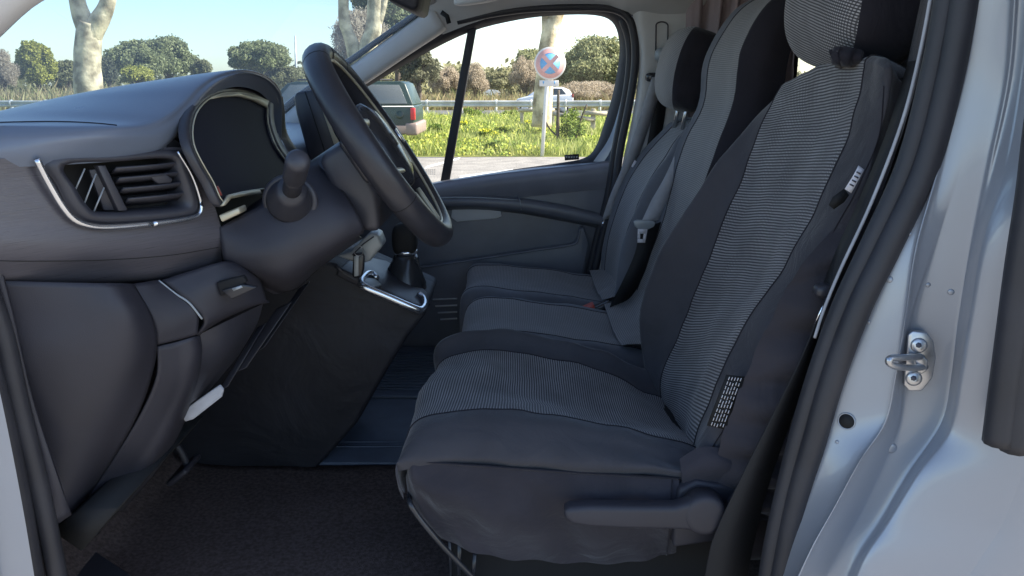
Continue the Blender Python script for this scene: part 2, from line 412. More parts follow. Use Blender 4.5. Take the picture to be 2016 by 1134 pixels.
obj('height_lever', prism([P(x, y, .150) for x, y in lev], (0, .028, 0)), M_['low'], ds, bevel=.008, seg=4, angle=60)
obj('lever_boss', lathe([(.001, -.001), (.022, -.001), (.028, .000), (.031, .003), (.032, .008), (.032, .03)], P(1390, 1018, .149), (0, 1, 0), 32), M_['low'], ds)
obj('seat_base', bbox(-.10, .36, .27, .68, .615, .83), M_['void'], ds, bevel=.01)
obj('cushion_pan', bbox(-.13, .31, .25, .70, .74, .81), M_['void'], ds, bevel=.02)
obj('backrest_hinge', bbox(.34, .45, .255, .67, .70, .84), M_['fabric_dark'], ds, bevel=.02)
for y_ in (.265, .675): obj('seat_rail', bbox(-.13, .38, y_-.02, y_+.02, .606, .64), M_['steel'], ds, bevel=.003)
hb = cr([P(812, 960, .30), P(806, 985, .22), P(822, 1015, .21), P(865, 1068, .21), P(910, 1115, .215), P(945, 1150, .22)], 5)
obj('slide_bar', tube(hb, .0045, 10), M_['gloss'], ds)
obj('spring_wire', join(tube([P(885, 1055, .25), P(888, 1150, .25)], .003, 6), tube([P(905, 1060, .25), P(903, 1150, .25)], .0045, 6), tube([P(935, 1090, .25), P(930, 1150, .25)], .004, 6)), M_['gloss'], ds)
# headrest
hr = thing('unused', '', '') ; bpy.data.objects.remove(hr)
hc = V(.575, .475, 1.605)
hrot = Matrix.Rotation(R(14), 3, 'Y')
def hfn(p):
    t = (p.z+.13)/.26
    p.x -= .03*math.sin(max(0, t)*2.6)*(1 if p.x < 0 else .3)
    return p
def headrest(parent, c, s, rot, m_front, m_side, e=.45, nbands=None, cut=.62):
    NU = 96; v, f = sup(c, s, e, rot, NU, 40, hfn)
    inv = rot.inverted(); F1, F2 = [], []
    for k_, q in enumerate(f):
        ph = 2*math.pi*((k_ % NU)+.5)/NU; cc_ = math.cos(ph)
        (F1 if (cc_ < 0 and abs(math.sin(ph)) < cut and k_ < NU*40) else F2).append(q)
    uv = [((inv@(Vector(p)-Vector(c))).y*1.2, ((inv@(Vector(p)-Vector(c))).z - .25*(inv@(Vector(p)-Vector(c))).y)*1.2) for p in v]
    def sel(F):
        idx = sorted({i for q in F for i in q}); mp = {a: b for b, a in enumerate(idx)}
        return [v[i] for i in idx], [tuple(mp[i] for i in q) for q in F], [uv[i] for i in idx]
    obj('headrest_front', sel(F1), m_front, parent); obj('headrest_side', sel(F2), m_side, parent)
headrest(ds, hc, (.075, .155, .125), hrot, M_['stripe'], M_['fabric_dark'], .62, cut=.93)
for y in (.41, .54): obj('headrest_post', tube([V(.565, y, 1.53), V(.545, y, 1.42)], .006), M_['steel'], ds)
# gathered elastic under the headrest
gth = dense([[P(1634, 100, .36), P(1655, 92, .345), P(1690, 96, .33), P(1712, 112, .33)], [P(1632, 112, .355), P(1654, 106, .335), P(1692, 112, .32), P(1712, 124, .33)], [P(1640, 126, .36), P(1664, 124, .34), P(1694, 126, .335), P(1712, 132, .34)], [P(1650, 136, .40), P(1670, 136, .40), P(1695, 136, .40), P(1712, 138, .40)]], 8, 8)
for i_, r_ in enumerate(gth):
    for j_, p_ in enumerate(r_): p_.y -= .005*math.sin(j_*1.1+i_*.25)
obj('bolster_seam', tube([gback[i][16]+V(0, -.0006, 0) for i in range(18, len(gback)-6)], .0010, 6), M_['fabric_dark'], ds)
obj('skirt_seam', tube([gk[i][m_-4]+V(0, -.001, 0) for i in range(n_)], .0012, 6), M_['fabric_dark'], ds)
obj('headrest_gather', gmesh(displace(gth, .006, 30, 8)), M_['fabric_dark'], ds)
# labels sewn to the seat
def quad_px(pts, Y, t=.0016): return prism([P(x, y, Y) for x, y in pts], (0, t, 0))
obj('care_label', quad_px([(1430, 738), (1467, 742), (1430, 846), (1392, 838)], .205), M_['void'], ds)
lines = []
for k in range(5):
    for seg in range(11):
        a0 = seg/11+.012*((k*seg) % 3); a1 = a0+.062
        def L_(u_, t_): return (1437+(1462-1437)*u_ + (1398-1437)*t_ if False else 1434+u_*29-t_*37, 742+u_*3+t_*98)
        p0, p1 = L_(k/5+.06, a0), L_(k/5+.06, a1); p2, p3 = L_(k/5+.105, a1), L_(k/5+.105, a0)
        lines.append(prism([P(*p, .2040) for p in (p0, p1, p2, p3)], (0, .0006, 0)))
obj('label_print', join(*lines), M_['white'], ds)
obj('brand_tag', quad_px([(1662, 372), (1640, 388), (1632, 404), (1642, 412), (1662, 398), (1672, 384)], .20), M_['void'], ds)
tg = dense([[P(1663, 372, .198), P(1676, 380, .196)], [P(1680, 345, .192), P(1690, 355, .19)], [P(1690, 326, .195), P(1701, 334, .193)]], 4, 3)
obj('white_tag', gmesh(tg), M_['white'], ds, solid=.001)
obj('tag_print', join(*[prism([P(1668+i*4.5, 372-i*8, .1888), P(1676+i*4.5, 376-i*8, .1888), P(1677+i*4.5, 373-i*8, .1888), P(1669+i*4.5, 369-i*8, .1888)], (0, .0006, 0)) for i in range(1, 5)]), M_['ink'], ds)

# ------------------------------------------------------------------ passenger seats
def interp(tab, z):
    for (z0, *a), (z1, *b) in zip(tab, tab[1:]):
        if z <= z1: t = (z-z0)/(z1-z0); return [p*(1-t)+q*t for p, q in zip(a, b)]
    return list(tab[-1][1:])
def bench_back(parent, y0, y1, tab, thick, seed, narrow=None, mats=None, sidew=.05):
    """tab: (Z, Xfront)"""
    ctrl = []
    for z, x in tab:
        nw = narrow(z) if narrow else 0
        a, b = y0+nw, y1-nw
        ctrl.append([V(x+thick, a+.015, z), V(x+.04, a, z), V(x-.004, a+.022, z), V(x+.004, a+sidew+.02, z), V(x+.014, (a+b)/2, z), V(x+.004, b-sidew-.02, z), V(x-.004, b-.022, z), V(x+.04, b, z), V(x+thick, b-.015, z)])
    z, x = tab[-1]; nw = narrow(z) if narrow else 0; a, b = y0+nw+.02, y1-nw-.02
    last = [Vector(p) for p in ctrl[-1]]
    for p in last: p.z += .012; p.x = x+thick*.55+(p.x-x)*.35
    ctrl.append(last)
    for p in ctrl[-1]: pass
    end = [Vector(p)+V(.02, 0, -.004) for p in last]
    ctrl.append(end)
    return build_back('', ctrl, (3, 5), mats, parent, (5, 5), .005, seed)
def bench_cushion(parent, y0, y1, x0, x1, z, seed, mats):
    rows = []
    for (x, zz) in ((x0+.03, z-.22), (x0+.004, z-.12), (x0, z-.05), (x0+.012, z-.012), (x0+.05, z+.004), (x0+.13, z+.002), (x0+.25, z-.012), (x0+.36, z-.03), (x1, z-.05)):
        s = min(.05, .05)
        rows.append([V(x, y0+.006, zz-.16), V(x, y0+.002, zz-.06), V(x, y0+.02, zz-.006), V(x, y0+.06, zz+.006), V(x, (y0+y1)/2, zz-.008), V(x, y1-.06, zz+.006), V(x, y1-.02, zz-.006), V(x, y1-.002, zz-.06), V(x, y1-.006, zz-.16)])
    g = displace(dense(rows, 5, 5), .007, 9, seed)
    obj('cushion_side', gmesh(g, 0, 15), mats[0], parent)
    obj('cushion_centre', gmesh(g, 15, 25), mats[1], parent)
    obj('cushion_bolster', gmesh(g, 25, 40), mats[0], parent)
    for j in (15, 25): obj('seam', tube([g[i][j] for i in range(len(g))], .0015, 6), M_['fabric_dark'], parent)
ms = thing('car_seat', 'middle seat with tall back, plain grey weave front and black sides, no separate headrest', 'car seat', (.1, .97, .60))
bench_back(ms, .78, 1.175, [(.84, .31), (.94, .335), (1.06, .372), (1.16, .398), (1.31, .432), (1.41, .470), (1.50, .478), (1.55, .49), (1.61, .522), (1.655, .572)], .095, 11,
           narrow=lambda z: .0 if z < 1.40 else .02, mats=(M_['fabric_dark'], M_['stripe_fine'], M_['fabric_grey']), sidew=.03)
bench_cushion(ms, .78, 1.165, -.125, .34, .902, 12, (M_['fabric_grey'], M_['stripe_fine']))
obj('seat_box', bbox(-.08, .36, .80, 1.16, .605, .80), M_['void'], ms, bevel=.01)
ps = thing('car_seat', 'farthest seat beside the window door, grey and black with a separate rounded headrest', 'car seat', (.1, 1.38, .60))
bench_back(ps, 1.185, 1.585, [(.84, .29), (.93, .295), (1.0, .302), (1.07, .318), (1.19, .364), (1.27, .415), (1.32, .455), (1.355, .49)], .12, 21,
           narrow=lambda z: 0 if z < 1.25 else (z-1.25)*.6, mats=(M_['fabric_grey'], M_['stripe_fine'], M_['fabric_grey']))
bench_cushion(ps, 1.175, 1.575, -.145, .34, .900, 22, (M_['fabric_grey'], M_['stripe_fine']))
obj('seat_box', bbox(-.10, .36, 1.18, 1.56, .605, .80), M_['void'], ps, bevel=.01)
headrest(ps, V(.503, 1.385, 1.497), (.060, .125, .112), Matrix.Rotation(R(17), 3, 'Y'), M_['stripe_fine'], M_['fabric_dark'], .6, cut=.86)
for y in (1.33, 1.44): obj('headrest_post', tube([V(.49, y, 1.43), V(.475, y, 1.34)], .006), M_['steel'], ps)
# ties + tabs of cloth where cushion meets back
for par, y0, y1 in ((ms, .80, 1.15), (ps, 1.2, 1.56)):
    g = dense([[V(.25, y0, .885), V(.25, (y0+y1)/2, .875), V(.25, y1, .885)], [V(.31, y0, .90), V(.31, (y0+y1)/2, .90), V(.31, y1, .90)], [V(.345, y0, .95), V(.345, (y0+y1)/2, .95), V(.345, y1, .95)]], 5, 6)
    obj('joint_cover', gmesh(displace(g, .01, 14, 5)), M_['stripe_fine'], par)
bk = thing('belt_buckle', 'black seat belt buckle with a red release button between the two far seats', 'belt buckle', P(1165, 610, 1.16))
rb = Matrix.Rotation(R(-25), 3, 'Y')
obj('buckle_housing', box(P(1175, 612, 1.165), (.085, .03, .03), rb), M_['gloss'], bk, bevel=.006)
obj('release_button', box(P(1158, 605, 1.15), (.034, .034, .012), rb), M_['red'], bk, bevel=.003)

# ------------------------------------------------------------------ steering wheel
wc = P(752, 290, .46); wn = V(.84, 0, .543).normalized(); wu = V(-.543, 0, .84).normalized(); wy = (V(0, 1, 0)-wn*.055).normalized(); wn = (wn+V(0, .055, 0)).normalized()
sw = thing('steering_wheel', 'black leather steering wheel with pale spoke trim in front of the instrument hood', 'steering wheel', wc)
def onw(a, r, h=0): return wc + wu*(math.cos(a)*r) + wy*(math.sin(a)*r) + wn*h
RW = .175
# rim cross-section slightly thicker front to back
def torus(r0, r1a, r1b, n=72, m=16, a0=0, a1=2*math.pi, h=0):
    loops = []
    for i in range(n+1):
        a = a0+(a1-a0)*i/n; c = wu*math.cos(a)+wy*math.sin(a)
        loops.append([wc+c*(r0+r1a*math.cos(2*math.pi*k/m))+wn*(h+r1b*math.sin(2*math.pi*k/m)) for k in range(m)])
    return loft(loops)
obj('rim', torus(RW, .0188, .0228), M_['leather'], sw)
obj('rim_stitching', torus(RW-.0172, .0030, .0026, 90, 6, h=.013), M_['cream'], sw)
for a in (R(-28), R(28), R(-120), R(120)):
    obj('rim_joint', torus(RW, .0190, .0230, 2, 16, a-.004, a+.004), M_['void'], sw)
# hub and airbag
hubpts = lambda s, h: [onw(2*math.pi*k/28, s*(.072+.008*math.cos(2*(2*math.pi*k/28))), h) for k in range(28)]
obj('airbag_cover', loft([hubpts(1.0, -.045), hubpts(1.05, -.01), hubpts(.98, .012), hubpts(.7, .024), hubpts(.2, .028)]), M_['gloss'], sw)
for sgn in (-1, 1):
    a = R(90)*sgn
    pts = [onw(a-.38*sgn, .06, .0), onw(a-.22*sgn, RW-.005, 0), onw(a+.22*sgn, RW-.005, 0), onw(a+.38*sgn, .06, .0)]
    obj('spoke', prism(pts, -wn*.03), M_['gloss'], sw, bevel=.006)
    tr = cr([onw(a-.5*sgn, .085, .012), onw(a-.3*sgn, .13, .010), onw(a, .15, .010), onw(a+.3*sgn, .13, .010), onw(a+.6*sgn, .085, .014)], 5)
    obj('spoke_trim', tube(tr, .007, 8, flat=.6), M_['cream'], sw)
pts = [onw(R(180)-.5, .06, 0), onw(R(180)-.13, RW-.01, 0), onw(R(180)+.13, RW-.01, 0), onw(R(180)+.5, .06, 0)]
obj('spoke', prism(pts, -wn*.025), M_['gloss'], sw, bevel=.006)
tr = cr([onw(R(180)-.42, .10, .006), onw(R(180)-.14, RW-.02, .008), onw(R(180), RW-.014, .01), onw(R(180)+.14, RW-.02, .008), onw(R(180)+.42, .10, .006)], 5)
obj('spoke_trim', tube(tr, .0045, 8), M_['cream'], sw)
obj('emblem', lathe([(.0, .0), (.016, .0), (.018, -.004)], wc+wn*.033, -wn, 4), M_['chrome'], sw)

# steering column with shroud and stalk
sco = thing('steering_column', 'dark column shroud behind the wheel with a thick round ended stalk', 'steering column', wc-wn*.15)
def cs(h, ru, rd, ry, zc=0):
    c = wc - wn*h + wu*zc; out = []
    for k in range(24):
        a = 2*math.pi*k/24; cu, cy = math.cos(a), math.sin(a)
        cu_ = math.copysign(abs(cu)**.6, cu); cy_ = math.copysign(abs(cy)**.6, cy)
        out.append(c+wu*(cu_*(ru if cu > 0 else rd))+wy*(cy_*ry))
    return out
obj('upper_shroud', loft([cs(.02, .040, .065, .07), cs(.045, .045, .085, .08), (cs(.12, .045, .10, .09)), cs(.20, .04, .11, .10), cs(.28, .04, .11, .10)]), M_['plastic2'], sco, bevel=.004)
# knee panel / column cover seen below the cluster
kp = [[(432, 448, .27), (470, 428, .29), (520, 402, .30), (560, 360, .32), (605, 325, .36), (632, 318, .40)],
      [(436, 480, .265), (490, 470, .27), (545, 450, .275), (600, 420, .29), (650, 400, .31), (690, 400, .33)],
      [(445, 515, .27), (495, 512, .265), (550, 505, .265), (610, 485, .28), (670, 460, .30), (715, 450, .33)],
      [(480, 530, .30), (520, 545, .29), (570, 545, .29), (625, 512, .31), (668, 486, .33), (706, 462, .37)],
      [(505, 560, .40), (535, 572, .38), (580, 568, .38), (622, 530, .40), (664, 500, .42), (712, 468, .45)]]
g = dense([[P(*q) for q in r] for r in kp], 6, 6)
shr_d = gmesh(g)
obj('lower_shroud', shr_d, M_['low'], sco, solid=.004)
obj('column_face', prism([P(x, y, .345) for x, y in [(632, 304), (668, 284), (700, 290), (745, 380), (748, 458), (712, 456), (668, 405), (640, 348), (628, 322)]], (0, .25, 0)), M_['plastic'], sco, bevel=.012, seg=3)
sb = P(570, 396, .295); st = P(584, 328, .175)
dr = (st-sb)
obj('stalk_ring', tube([sb+V(0, .004, 0)+(V(math.cos(a)*.036, 0, math.sin(a)*.034)) for a in [2*math.pi*k/32 for k in range(32)]], .006, 8, closed=True), M_['plastic'], sco)
obj('stalk_boot', lathe([(.034, 0), (.033, .006), (.029, .02), (.024, .04), (.019, .052)], sb, dr, 28), M_['plastic2'], sco)
L0 = dr.length
obj('stalk', lathe([(.0135, .03), (.0130, L0*.62), (.0140, L0*.70)], sb, dr, 24), M_['plastic2'], sco)
obj('stalk_knob', lathe([(.0142, L0*.70), (.0158, L0*.73), (.0160, L0*1.12), (.0150, L0*1.16), (.011, L0*1.19), (.002, L0*1.20)], sb, dr, 28), M_['plastic'], sco)

# ------------------------------------------------------------------ dashboard
db = thing('dashboard', 'long dark dashboard with arched instrument hood, brushed fascia and chrome edged air vent', 'dashboard', (-.7, .8, .9))
A = [(-140, 302, .02), (60, 298, .07), (200, 292, .13), (300, 285, .19), (340, 266, .225), (370, 232, .26), (400, 190, .31), (435, 160, .37), (480, 148, .45), (520, 160, .55), (543, 185, .63), (549, 215, .68), (547, 285, .70)]
A2 = [(-140, 250, .04), (60, 248, .08), (200, 246, .13), (280, 240, .18), (325, 222, .22), (358, 196, .27), (388, 168, .32), (425, 148, .38), (478, 139, .45), (520, 150, .55), (545, 173, .63), (553, 202, .69), (552, 280, .72)]
r0 = [P(*q)+V(-.012, 0, -.018) for q in A]; r1 = [P(*q) for q in A]; r2 = [P(*q) for q in A2]
r2 = [b*.6+a*.4+V(.003, 0, 0) for a, b in zip(r1, r2)]
r3 = [P(*q)+V(-.022, 0, .0) for q in A2]
mz = [1.405, 1.41, 1.415, 1.42, 1.425, 1.433, 1.441, 1.447, 1.450, 1.446, 1.43, 1.40, 1.37]
my = [-.05, .03, .09, .15, .2, .27, .33, .39, .45, .53, .62, .74, .86]
r4 = [V(-.68, y, z) for y, z in zip(my, mz)]
r5 = [V(-.84, y*1.1-.02, z-.044+.002*abs(k-8)) for k, (y, z) in enumerate(zip(my, mz))]
r6 = [V(-1.0, y*1.2-.05, 1.360-.001*k) for k, y in enumerate(my)]
g = dense([r0, r1, r2, r3, r4, r5, r6], 6, 6)
pad_d = gmesh(g)
obj('top_pad', pad_d, M_['pad'], db)
# rest of dash top toward the passenger
g = dense([[V(-.45, .72, 1.30), V(-.44, 1.0, 1.30), V(-.46, 1.3, 1.30), V(-.52, 1.62, 1.29)], [V(-.50, .72, 1.345), V(-.49, 1.0, 1.345), V(-.5, 1.3, 1.345), V(-.56, 1.62, 1.33)], [V(-.75, .72, 1.36), V(-.75, 1.0, 1.36), V(-.75, 1.3, 1.36), V(-.75, 1.62, 1.35)], [V(-1.0, .7, 1.35), V(-1.0, 1.0, 1.35), V(-1.0, 1.3, 1.35), V(-1.0, 1.62, 1.34)]], 5, 5)
obj('passenger_pad', gmesh(g), M_['pad'], db)
# dark core filling the dash
core = [V(-1.0, .30, 1.34), V(-.55, .30, 1.34), V(-.49, .30, 1.20), V(-.52, .30, 1.06), V(-.62, .30, .98), V(-.80, .30, .90), V(-.98, .30, .85)]
obj('dash_core', prism(core, (0, 1.34, 0)), M_['void'], db, bevel=.01)
core = [V(-1.0, .12, 1.36), V(-.62, .12, 1.36), V(-.60, .12, 1.2), V(-.64, .12, 1.02), V(-.98, .12, .85)]
obj('end_core', prism(core, (0, .18, 0)), M_['void'], db, bevel=.01)
# vent plane and fascia
VQ, VN = V(-.565, .08, 1.40), V(.819, -.574, 0).normalized()
def VPt(px, py, off=0): return PP(px, py, VQ+VN*off, VN)
fr = [[(-160, 316), (-40, 314), (70, 309), (200, 302), (300, 293), (352, 290), (372, 300)],
      [(-160, 360), (-40, 360), (80, 355), (200, 350), (300, 345), (365, 335), (398, 340)],
      [(-160, 430), (-40, 430), (80, 430), (200, 428), (310, 424), (390, 415), (430, 430)],
      [(-160, 485), (-40, 487), (80, 490), (200, 486), (300, 482), (380, 472), (436, 470)]]
ctrlf = [[VPt(x, y, -.004 if k < 2 else (0 if k == 2 else .004)) for x, y in r] for k, r in enumerate(fr)]
ctrlf.append([VPt(x, y, -.010) for x, y in [(-160, 520), (-40, 525), (80, 528), (200, 525), (300, 520), (375, 508), (436, 500)]])
ctrlf.append([VPt(x, y, -.035) for x, y in [(-160, 545), (-40, 552), (80, 560), (200, 558), (300, 552), (370, 540), (432, 520)]])
ctrlf.append([p+V(-.06, .03, -.004) for p in ctrlf[-1]])
g = dense(ctrlf, 10, 12)
def proj(p):
    r = p-CAM; z = r.y*cp-r.z*sp; return 1008+F_PX*r.x/z, 567-F_PX*(r.y*sp+r.z*cp)/z
def inside(x, y, poly):
    c = False; n = len(poly)
    for i in range(n):
        (x1, y1), (x2, y2) = poly[i], poly[i-1]
        if (y1 > y) != (y2 > y) and x < (x2-x1)*(y-y1)/(y2-y1)+x1: c = not c
    return c
vhole = [(104, 316), (220, 309), (342, 302), (364, 338), (378, 375), (383, 406), (364, 422), (280, 432), (186, 432), (150, 410), (124, 365)]
fm = gmesh(g); fm = (fm[0], [q for q in fm[1] if not inside(*proj(sum((fm[0][i] for i in q), Vector())/4), vhole)], fm[2])
obj('fascia', fm, M_['brush'], db)
obj('fascia_edge', gmesh([[p+VN*.001 for p in [r[-1] for r in g]], [p+V(-.05, .01, 0) for p in [r[-1] for r in g]]]), M_['gloss'], db)
# black strip that paints in the shadow under the pad lip
obj('lip_shadow', gmesh([[P(x, y-8, Y)+V(-.01, 0, 0) for x, y, Y in A[:5]], [VPt(x, y, -.012) for x, y in ((-160, 318), (0, 314), (150, 306), (290, 296), (365, 292))]]), M_['gloss'], db)
# vent
vt = [(128, 325), (230, 318), (335, 312), (350, 335), (362, 375), (366, 402), (345, 411), (260, 418), (195, 419), (172, 405), (150, 372)]
vo = [(92, 312), (220, 303), (346, 296), (372, 335), (388, 375), (394, 410), (372, 428), (280, 440), (180, 440), (140, 415), (112, 365)]
inner = cr([VPt(x, y, .006) for x, y in vt], 4, True); outer = cr([VPt(x, y, .001) for x, y in vo], 4, True)
mid = [a*.5+b*.5+VN*.007 for a, b in zip(inner, outer)]
deep = [p-VN*.045 for p in inner]
def rings(ls):
    v, f = loft(ls, False); return v, f
vfr = obj('vent', rings([outer, mid, inner, deep]), M_['plastic'], db)
obj('vent_back', (lambda l: ([p for p in l], [tuple(range(len(l)))]))([p-VN*.044 for p in inner]), M_['void'], vfr)
for k, (xa, ya, xb, yb) in enumerate(((222, 338, 352, 326), (228, 358, 356, 344), (236, 378, 362, 364), (246, 398, 366, 384))):
    a, b = VPt(xa, ya, -.008), VPt(xb, yb, -.008)
    pth = cr([a, (a+b)/2+VN*.007, b], 5)
    up = V(0, 0, 1)
    obj('slat', ribbon(pth, (VN*.010+up*.0055), .0013), M_['plastic'], vfr)
obj('vane', prism([VPt(192, 326, .002), VPt(208, 326, .002), VPt(252, 414, .002), VPt(234, 416, .002)], -VN*.012), M_['plastic'], vfr, bevel=.001)
obj('vane_plate', prism([VPt(175, 335, -.012), VPt(200, 330, -.006), VPt(240, 414, -.006), VPt(205, 414, -.012)], -VN*.004), M_['plastic'], vfr, bevel=.001)
for (xa, ya, xb, yb) in ((167, 332, 149, 372), (189, 342, 166, 401), (205, 369, 185, 416)):
    obj('vane', tube([VPt(xa, ya, .0), VPt(xb, yb, .0)], .0011, 6), M_['panelgrey'], vfr)
obj('vent_thumbwheel', prism([VPt(293, 345, .006), VPt(326, 342, .008), VPt(341, 352, .008), VPt(338, 360, .008), VPt(312, 363, .006)], -VN*.008), M_['plastic'], vfr, bevel=.002)
def trimline(px, w, off=.010):
    pts = cr([VPt(x, y, off) for x, y in px], 6); n = len(pts)
    rr = [w[0]+(w[1]-w[0])*i/(n-1) for i in range(n)]
    return tube(pts, rr, 8, upv=V(0, 0, 1), flat=1)
obj('vent_trim', trimline([(72, 313), (95, 358), (125, 408), (150, 434), (185, 446), (230, 447), (300, 441)], (.0042, .0042)), M_['chrome'], db)
obj('vent_trim', trimline([(300, 441), (350, 434), (385, 426), (396, 413), (394, 390), (378, 345), (350, 298)], (.0040, .0022)), M_['chrome'], db)
# instrument cluster
CQ, CN = V(-.455, 0, 1.44), V(1, 0, .35).normalized()
def CP_(px, py, off=0): return PP(px, py, CQ+CN*off, CN)
co_ = [(370, 285), (366, 245), (378, 208), (410, 178), (455, 165), (500, 172), (535, 192), (540, 240), (556, 285), (590, 330), (588, 372), (520, 372), (458, 385), (436, 408), (412, 365), (388, 325)]
ci_ = [(382, 285), (380, 248), (392, 214), (420, 190), (460, 182), (500, 188), (525, 204), (528, 243), (546, 292), (576, 335), (572, 366), (515, 372), (462, 382), (440, 398), (420, 358), (398, 320)]
outer = cr([CP_(x, y, .0) for x, y in co_], 3, True); inner = cr([CP_(x, y, .002) for x, y in ci_], 3, True)
deep = [p-CN*.004 for p in inner]
cl = obj('instrument_cluster', rings([[p+V(-.012, .004, 0) for p in outer], outer, inner, deep]), M_['plastic2'], db)
obj('cluster_lens', (lambda l: (l, [tuple(range(len(l)))]))([p-CN*.004 for p in inner]), M_['screen'], cl)
obj('sunlit_bezel_trim', tube(inner, .0012, 6, closed=True), M_['cream'], cl)  # cream colour puts sunlight on the rim into the trim
def cband(px1, px2, off=.001, th=.004): return prism([CP_(x, y, off) for x, y in px1+px2[::-1]], -CN*th)
obj('bezel_highlight', cband([(418, 190), (440, 181), (470, 178), (500, 184), (530, 198)], [(418, 194), (440, 190), (470, 189), (500, 197), (526, 211)], .003), M_['cream'], cl)  # sunlit top inner edge painted as a cream strip
obj('bezel_highlight', cband([(438, 404), (450, 383), (480, 376), (512, 373)], [(444, 404), (456, 390), (482, 385), (516, 381)], .004), M_['cream'], cl)  # sunlit lower edge painted as a cream strip
# specks of gauge marks along the lower left of the dial
tk = []
for k in range(26):
    x = 413+k*1.35+random.uniform(-1, 4); y = 322+k*2.6+random.uniform(-3, 3)
    if y > 392: continue
    tk.append(prism([CP_(x, y, -.0022), CP_(x+2.6, y+.5, -.0022), CP_(x+2.2, y+1.8, -.0022), CP_(x-.2, y+1.3, -.0022)], -CN*.001))
obj('gauge_marks', join(*tk), M_['white'], cl)
obj('gauge_needle', prism([CP_(426, 366, -.002), CP_(430, 366, -.002), CP_(438, 384, -.002), CP_(434, 385, -.002)], -CN*.001), M_['red'], cl)
# hood flank to the right of the cluster, running down behind the stalk
g = dense([[P(543, 185, .63), P(549, 215, .68), P(549, 260, .70), P(566, 295, .70), P(600, 335, .68)], [P(556, 190, .70), P(560, 220, .74), P(562, 262, .76), P(580, 292, .76), P(612, 330, .74)], [P(556, 190, .78), P(560, 220, .82), P(566, 262, .84), P(590, 300, .84), P(620, 335, .82)]], 5, 5)
obj('hood_flank', gmesh(g), M_['plastic'], db)
obj('flank_trim', tube(cr([P(545, 262, .695), P(560, 292, .69), P(580, 318, .68), P(590, 332, .68)], 4), .0022, 6), M_['panelgrey'], db)
obj('cluster_step', prism([P(430, 424, .262), P(470, 408, .275), P(474, 420, .275), P(436, 438, .262)], (0, .03, 0)), M_['cream'], db, bevel=.002)
# lower end panel (faces the open door)
lp = [[(-120, 545, .03), (0, 552, .055), (120, 556, .075), (220, 558, .10), (262, 560, .15)],
      [(-110, 620, .035), (20, 625, .06), (140, 625, .075), (250, 622, .095), (300, 632, .15)],
      [(-100, 700, .04), (30, 700, .06), (150, 700, .075), (255, 700, .10), (305, 700, .155)],
      [(-70, 800, .05), (50, 800, .07), (150, 800, .085), (225, 800, .11), (276, 800, .16)],
      [(-30, 900, .06), (70, 900, .08), (130, 900, .095), (180, 900, .12), (222, 900, .165)],
      [(30, 1010, .07), (95, 1035, .09), (115, 1030, .10), (135, 1018, .12), (153, 1003, .165)]]
g = dense([[P(*q) for q in r] for r in lp], 6, 6)
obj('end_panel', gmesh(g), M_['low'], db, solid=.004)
end_d = gmesh(g)
# curved strip next to it, upper and lower
up_ = [[(262, 562, .16), (288, 556, .17), (312, 554, .185)], [(300, 632, .16), (335, 612, .18), (366, 594, .20)], [(308, 680, .165), (350, 655, .19), (402, 628, .215)]]
up_ = [[(256, 560, .16), (292, 612, .158), (306, 650, .16), (309, 678, .163)], [(285, 556, .175), (325, 600, .178), (350, 635, .182), (350, 668, .185)], [(312, 552, .195), (362, 590, .20), (388, 615, .205), (388, 658, .205)]]
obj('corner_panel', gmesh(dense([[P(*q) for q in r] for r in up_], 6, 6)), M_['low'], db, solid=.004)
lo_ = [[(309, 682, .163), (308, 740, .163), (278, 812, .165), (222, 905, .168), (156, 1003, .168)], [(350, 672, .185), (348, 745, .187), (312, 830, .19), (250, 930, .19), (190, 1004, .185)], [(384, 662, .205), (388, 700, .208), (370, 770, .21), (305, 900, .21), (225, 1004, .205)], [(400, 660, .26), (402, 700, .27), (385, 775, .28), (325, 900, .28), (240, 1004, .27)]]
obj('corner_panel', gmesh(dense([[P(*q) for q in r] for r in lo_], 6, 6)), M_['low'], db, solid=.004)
obj('panel_edge', tube(cr([P(312, 552, .193), P(345, 578, .196), P(372, 596, .199), P(398, 628, .203)], 5), .0016, 6), M_['panelgrey'], db)  # light grey line paints in the highlight along this edge
obj('panel_edge', tube(cr([P(256, 560, .157), P(290, 608, .155), P(304, 650, .157), P(308, 690, .160)], 5), .0012, 6), M_['plastic'], db)
def surf_line(name, data, pts, r_, m, par, off=.0004, k=6):
    bv = BVHTree.FromPolygons([Vector(p) for p in data[0]], data[1]); out = []
    for q in cr([Vector((x, y, 0)) for x, y in pts], k):
        h = bv.ray_cast(CAM, ray(q.x, q.y))
        if h[0] is not None: out.append(h[0]+(CAM-h[0]).normalized()*off)
    if len(out) > 1: obj(name, tube(out, r_, 6), m, par)
surf_line('speaker_outline', end_d, [(150+46*math.cos(a), 692+46*math.sin(a)) for a in [2*math.pi*k/20 for k in range(21)]], .0008, M_['void'], db, 0)
surf_line('pad_crease', pad_d, [(-60, 243), (60, 240), (130, 240), (190, 243), (230, 247)], .0011, M_['void'], db, 0)
surf_line('fascia_seam', fm, [(-60, 512), (60, 514), (200, 512), (330, 503), (430, 487)], .0007, M_['void'], db, 0)
